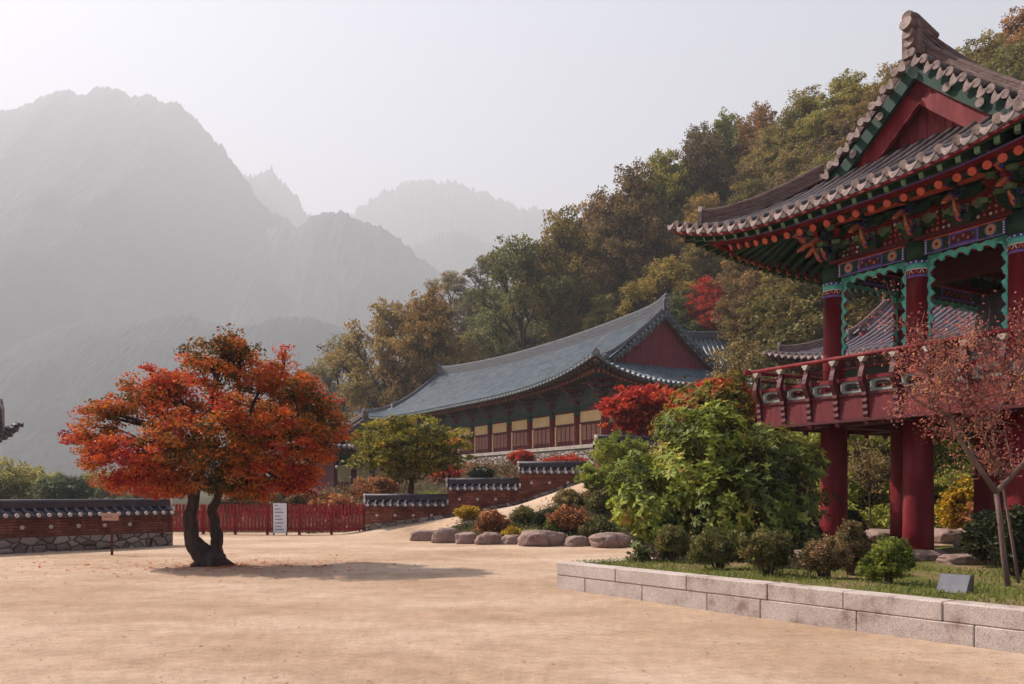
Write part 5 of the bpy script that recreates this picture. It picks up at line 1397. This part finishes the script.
# thin second saplings under the deck
for (px,py,Y,h,lb) in ((868,520,22,118,'thin bare sapling with straw-coloured leaves under the deck at left'),(1000,585,11.2,60,None)):
    if lb is None: continue
    bush('sapling',lb,'tree',px,py,Y,60,h*.95,LM['tan'],120,10,.20,.06,.6,8,171,low=.3,stem=.03,z=G((px-512)/F*Y,Y))

# tree before the hall's right roof: tan leaves
bush('sapling','thin straw-yellow tree between the long hall gable and the red railing','tree',735,440,30,58,118,LM['tan'],130,15,.30,.11,.7,9,181,low=.25,stem=.08)

# ------------------------------------------------------------------ low ground cover on the planted soil
def cover(name,region,ncl,per,rad,lsz,mat,seed):
    global rng; rng=np.random.default_rng(seed)
    x0,x1,y0,y1=region; X=rng.uniform(x0,x1,ncl*4); Y=rng.uniform(y0,y1,ncl*4)
    ybx=np.interp(X,[-6,-3.4,-1.9,.9,2.9,5,9],[30.6,29.3,26.9,25.2,24.6,24,22.4]); hi=np.interp(X,[-4,-2,0,3,4.5],[29.9,29.1,28.7,29.2,31])
    ok=((X>-3.3)&(Y>ybx+.25)&((Y<hi-.25)|(X>4.2)))|(Y>33.2); X,Y=X[ok][:ncl],Y[ok][:ncl]; n_=len(X)
    idx=np.repeat(np.arange(n_),per); n=len(idx); g=rng.normal(size=(n,3))*.5; g[:,2]=np.abs(g[:,2])*.8
    rr=rad*rng.uniform(.5,1.4,n_); P=np.stack([X,Y,hg(X,Y)],-1)[idx]+g*rr[idx][:,None]
    A=rng.normal(size=(n,3)); A[:,2]=np.abs(A[:,2])+.3; L=lsz*rng.uniform(.6,1.4,n)
    T=np.clip((.42+.28*np.sin(X*1.1+seed)*np.cos(Y*1.3)+rng.normal(0,.14,n_))[idx]+rng.normal(0,.1,n),0,1)
    tag(leaves(name,P,A,L,L*.5,T,mat),kind='stuff')
cover('ground_cover',(-3.3,13,23,33),900,70,.34,.075,leaf_material('bed_leaf',[(0,(.03,.035,.012)),(.3,(.09,.09,.025)),(.55,(.18,.17,.04)),(.75,(.27,.16,.06)),(1,(.34,.12,.06))],.3),301)
LM['bank']=leaf_material('bank_leaf',[(0,(.14,.13,.03)),(.3,(.30,.29,.06)),(.6,(.48,.46,.10)),(.85,(.62,.55,.15)),(1,(.6,.34,.12))],.5)
def bank(ncl,per):
    global rng; rng=np.random.default_rng(305); X=rng.uniform(4.8,21,ncl); Y=rng.uniform(22.2,31.5,ncl); idx=np.repeat(np.arange(ncl),per); n=len(idx)
    g=rng.normal(size=(n,3))*.5; g[:,2]=np.abs(g[:,2]); rr=.42*rng.uniform(.5,1.4,ncl); P=np.stack([X,Y,hg(X,Y)],-1)[idx]+g*rr[idx][:,None]
    A=rng.normal(size=(n,3)); A[:,2]=np.abs(A[:,2])+.2; L=.085*rng.uniform(.6,1.4,n); T=np.clip((.55+.25*np.sin(X*1.7)*np.cos(Y*1.9)+rng.normal(0,.14,ncl))[idx]+rng.normal(0,.1,n),0,1)
    tag(leaves('bank_cover',P,A,L,L*.55,T,LM['bank']),kind='stuff')
bank(1500,60)
cover('hillside_scrub',(-22,10,33,54),900,46,.6,.15,leaf_material('scrub_leaf',[(0,(.06,.04,.02)),(.35,(.14,.09,.035)),(.65,(.24,.13,.06)),(1,(.32,.08,.05))],.3),302)

# ------------------------------------------------------------------ grit and pebbles on the sand
rng=np.random.default_rng(44); n=5200
Yp=6.5+rng.random(n)**1.5*24; Xp=rng.uniform(-1,1,n)*Yp*.63
ok=~((.8*(Xp-PCX)+.6*(Yp-PCY)>-.1)&(-.5*(Xp-PCX)+C3*(Yp-PCY)<.3))&(np.sin(Xp*.8+Yp*.5)+rng.normal(0,.7,n)>-.2)&(Yp<26)
Xp,Yp=Xp[ok],Yp[ok]; n=len(Xp); rr=rng.gamma(2,.0032,n)+.003
oct_=np.array([(1,0,0),(0,1,0),(-1,0,0),(0,-1,0),(0,0,1)],float)
V=oct_[None]*rr[:,None,None]*rng.uniform(.6,1.3,(n,5,1))*np.array((1,1,.6)); V+=np.stack([Xp,Yp,hg(Xp,Yp)],-1)[:,None]
b_=(np.arange(n)*5)[:,None,None]; Fp=(b_+np.array([(0,1,4),(1,2,4),(2,3,4),(3,0,4)])[None]).reshape(-1,3)
tag(link(bpy.data.objects.new('gravel',fast_mesh('gravel',V.reshape(-1,3),Fp,[worn('pebble',(.16,.11,.085),(.42,.33,.27),1.5,.9,.2,.003)]))),kind='stuff')
n=420; Yp=7+rng.random(n)*20; Xp=rng.uniform(-1,1,n)*Yp*.6
C=np.stack([Xp,Yp,hg(Xp,Yp)+.012],-1); ok=~((.8*(Xp-PCX)+.6*(Yp-PCY)>-.1)&(-.5*(Xp-PCX)+C3*(Yp-PCY)<.3)); C=C[ok]; n=len(C)
A=rng.normal(size=(n,3)); A[:,2]*=.15; L=rng.uniform(.025,.06,n)
tag(leaves('dry_leaves',C,A,L,L*.6,rng.uniform(.1,.9,n),LM['rust'],None,roll=np.tile((0,0,1.),(n,1))+rng.normal(0,.15,(n,3))),kind='stuff')

# ------------------------------------------------------------------ grass on the lawn
rng=np.random.default_rng(8)
n=26000; s=rng.uniform(0,9.8,n); tt=rng.uniform(0,1,n)**1.3*6.5
P=C0+nF*.32+dF*s[:,None]+dB*tt[:,None]
keep=(np.sin(P[:,0]*1.9+1)*np.cos(P[:,1]*1.6)+rng.normal(0,.4,n))>-.1
P=P[keep]; n=len(P); L=rng.uniform(.03,.075,n)
C=np.concatenate([P,np.full((n,1),.43)],1); C[:,2]+=L*.35
A=rng.normal(0,.45,size=(n,3)); A[:,2]=1
gm=leaf_material('grass_blade',[(0,(0.065,0.078,0.019)),(.5,(0.169,0.195,0.039)),(.8,(0.286,0.286,0.065)),(1,(0.390,0.260,0.104))],.3)
o=leaves('grass',C,A,L,L*.22,np.clip(rng.normal(.5,.2,n),0,1),gm); tag(o,kind='stuff')
# ================================================================== wooded hillside: every tree a thing
FM=leaf_material('forest_leaf',[(0,(.35,.32,.28)),(.35,(.75,.72,.65)),(.65,(1.15,1.05,.95)),(1,(1.7,1.35,1.2))],.32,True,.7)
def forest_proto(seed,kind):
    global rng; rng=np.random.default_rng(seed); random.seed(seed)
    root=thing('oak_tree','x','tree')
    Hh=14.; lobes=[]; n=20 if kind!='open' else 17
    for i in range(n):
        a=i*2.39996; u=(i+.5)/n; zz=Hh*(.36+.50*u); rad=3.9*math.sin(math.pi*min(.98,(.22+.76*u)))**.7*random.uniform(.55,1.1)*(1.25 if kind=='open' else 1)
        s_=random.uniform(.8,1.25)
        lobes.append((rad*math.cos(a),rad*math.sin(a),zz+random.uniform(-.6,.6),1.75*s_*(.75 if kind=='open' else 1),1.75*s_*(.75 if kind=='open' else 1),1.15*s_))
    lobes.append((random.uniform(-.6,.6),0,Hh*.90,1.7,1.7,1.3)); 
    if kind!='open': lobes.append((0,0,Hh*.6,3.0,3.0,3.6))
    ncl,per=(640,46) if kind!='open' else (430,34)
    cr,Cc,k=crown('crown',lobes,ncl,per,.62,.6,.21,FM,root,None,.35,.75)
    t=MB(); t.tube([(0,0,-1.5),(.05,0,1.5),(.1,.1,3.6),(.0,.1,5.2),(.1,0,7),(0,.1,9)],[.34,.28,.24,.21,.15,.09],9)
    def fk(c): z=max(3.2,min(8.8,c[2]*.62)); return (.07,.07,z)
    limbs(t,fk,lobes,Cc,k,.13,.05,5 if kind!='open' else 10,.05,.10,6,.02)
    t.build('trunk',M['bark'],root)
    return root
protos=[forest_proto(201,'full'),forest_proto(202,'full'),forest_proto(203,'full'),forest_proto(204,'open'),forest_proto(205,'full')]
used=[False]*5
def place_tree(pi,label,X,Y,z,h,rz,color,wide=1.0,group=None,cat='tree'):
    if not used[pi]: o=protos[pi]; used[pi]=True
    else: o=copy_tree(protos[pi])
    s=h/14.6; o.location=(X,Y,z); o.rotation_euler=(0,0,rz); o.scale=(s*wide,s*wide,s)
    o['label']=label; o['category']=cat
    if group: o['group']=group
    elif 'group' in o: del o['group']
    for c in o.children:
        if c.name.startswith('crown'): c.color=(*color,1)
    return o
SKY=[(300,395),(325,350),(340,318),(360,298),(385,290),(410,292),(430,280),(445,270),(470,264),(490,248),(510,232),(532,222),(545,203),(565,200),(590,190),(610,180),(625,160),(645,148),(665,142),(685,126),(705,112),(730,106),(755,99),(780,96),(800,84),(825,76),(850,68),(875,60),(895,52),(920,70),(950,66),(975,42),(990,22),(1010,8),(1040,-5),(1080,-20),(1130,-40),(1180,-60)]
skx=[p[0] for p in SKY]; skyy=[p[1] for p in SKY]
def solve(px,ytop,h,Y0=62,Y1=215):
    for Y in np.arange(Y0,Y1,.5):
        X=(px-512)/F*Y
        if hv(X,Y)<13.5: continue
        if G(X,Y)+h >= H+(HY-ytop)/F*Y: return X,Y
    return None
PAL=[((.23,.195,.062),'olive'),((.165,.148,.055),'dark green'),((.30,.24,.07),'yellow-olive'),((.29,.155,.06),'russet'),((.33,.24,.085),'ochre'),((.24,.165,.075),'brown'),((.215,.19,.065),'moss green')]
random.seed(77)
rows=[('on the skyline of the wooded hill',0,34,(12.5,15.5)),('in the row below the hill skyline',30,34,(12,15)),('in the middle rows of the hill wood',68,36,(11,14)),('low on the wooded slope',112,38,(10,14)),('in the lowest rows of the hill wood',158,40,(10,13)),('at the foot of the wooded slope',205,42,(9,12))]
BOT=[(300,420),(345,405),(400,385),(445,360),(560,330),(665,295),(720,325),(760,340),(850,325),(900,290),(1200,290)]
bx=[p[0] for p in BOT]; by_=[p[1] for p in BOT]
for rn,off,step,(h0,h1) in rows:
    cnt=0; px=318+ (off*.37)%step
    plan=[]
    while px<1090:
        ys=np.interp(px,skx,skyy)+off+random.uniform(-6,7)*(0.6 if off==0 else 1.3)
        if ys<np.interp(px,bx,by_)-12 and not (off>0 and px<428 and ys<362) and not (680<px<760 and ys>225): plan.append((px,ys))
        px+=step*random.uniform(.75,1.15)*(1 if px<700 else 1.25)
    for px,ys in plan:
        h=random.uniform(h0,h1); s_=solve(px,ys,h)
        if s_ is None:
            # left end: trees rising from the flat ground behind the hall
            Y=random.uniform(100,118); X=(px-512)/F*Y; z=G(X,Y); h=H+(HY-ys)/F*Y-z
            if h>26 or h<6: continue
        else: X,Y=s_; z=G(X,Y)
        if off==0 and px<425: continue
        w=PAL[random.choices(range(7),[5,2,4.5,1.6 if 500<px<700 else .4,1.6,1.0,2.5])[0]]
        cnt+=1; n_=words_[cnt-1]
        pi=random.choice([0,1,2,4]) if random.random()<.85 else 3
        place_tree(pi,'%s oak %s, %s from left'%(w[1],rn,n_),X,Y,z,h,random.uniform(0,6.3),tuple(c*random.uniform(.85,1.2) for c in w[0]),1.0 if h<17 else .8,'oaks on the wooded hill')
# the open zelkova at the left end of the wood, its branches showing against the haze
X,Y,_=W(386,400,98); z=G(X,Y); h=H+(HY-288)/F*Y-z
place_tree(3,'open-crowned ochre tree with bare limbs showing, leftmost big one behind the long hall roof',X,Y,z,h,1.1,(.34,.25,.09),.78)
X,Y,_=W(344,400,104); z=G(X,Y); h=H+(HY-322)/F*Y-z
place_tree(3,'smaller thin olive tree against the haze just left of the open-crowned one',X,Y,z,h,2.6,(.28,.24,.09),.85)
X,Y,_=W(428,400,94); z=G(X,Y); h=H+(HY-276)/F*Y-z
place_tree(0,'tall orange-brown tree just right of the open-crowned one above the hall ridge',X,Y,z,h,.6,(.30,.20,.065),.75)
# autumn colour behind the halls
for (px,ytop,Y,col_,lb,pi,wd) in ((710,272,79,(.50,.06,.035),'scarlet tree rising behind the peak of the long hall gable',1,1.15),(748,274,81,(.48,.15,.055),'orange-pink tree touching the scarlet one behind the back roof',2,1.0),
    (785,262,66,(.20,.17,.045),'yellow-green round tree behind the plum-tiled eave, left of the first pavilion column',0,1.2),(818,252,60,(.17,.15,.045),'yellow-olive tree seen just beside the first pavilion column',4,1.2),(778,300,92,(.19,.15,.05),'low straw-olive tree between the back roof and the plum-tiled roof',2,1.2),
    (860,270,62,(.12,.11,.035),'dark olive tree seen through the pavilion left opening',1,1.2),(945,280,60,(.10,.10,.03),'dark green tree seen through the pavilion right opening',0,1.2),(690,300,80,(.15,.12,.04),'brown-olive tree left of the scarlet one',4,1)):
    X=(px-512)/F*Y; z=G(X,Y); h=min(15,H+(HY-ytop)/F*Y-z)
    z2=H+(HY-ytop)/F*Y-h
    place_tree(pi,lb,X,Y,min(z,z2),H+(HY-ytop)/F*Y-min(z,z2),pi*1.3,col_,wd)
# trees beyond the left wall, in the haze
LM['haze_a']=leaf_material('pale_olive_leaf',[(0,(.15,.14,.045)),(.4,(.36,.32,.09)),(.8,(.55,.47,.16)),(1,(.5,.36,.14))],.35)
LM['haze_b']=leaf_material('grey_green_leaf',[(0,(.05,.06,.03)),(.5,(.11,.125,.06)),(1,(.18,.18,.09))],.35)
for (px,w,h,Y,mt,lb,low,stem) in ((2,84,58,62,'haze_a','pale olive tree filling the left edge beyond the low wall',.06,.2),(36,60,50,72,'haze_a','pale yellow-green tree second from the left edge beyond the wall',.06,.2),
    (67,50,42,58,'haze_b','small grey-green tree with a visible stem beyond the low wall',.34,.16),(100,60,40,90,'haze_a','hazy tan tree just left of the orange maple beyond the wall',.08,.2),(135,60,38,96,'haze_a','hazy olive tree behind the left half of the orange maple',.08,.2),
    (165,60,36,100,'haze_b','hazy grey tree behind the maple trunk, left side',.08,.2),(228,64,36,98,'haze_a','hazy green-brown tree behind the maple trunk, right side',.08,.2),(285,64,40,84,'rust','hazy rust tree behind the fence under the maple',.08,.2),(322,60,40,76,'pink','hazy tan tree behind the fence left of the gate house',.08,.2)):
    bush('small_tree',lb,'tree',px,0,Y,w,h,LM[mt],330,34,.5,.22,.7,11,int(px+900),low=low,stem=stem,z=G((px-512)/F*Y,Y),shell=.4)
bpy.context.view_layer.update()
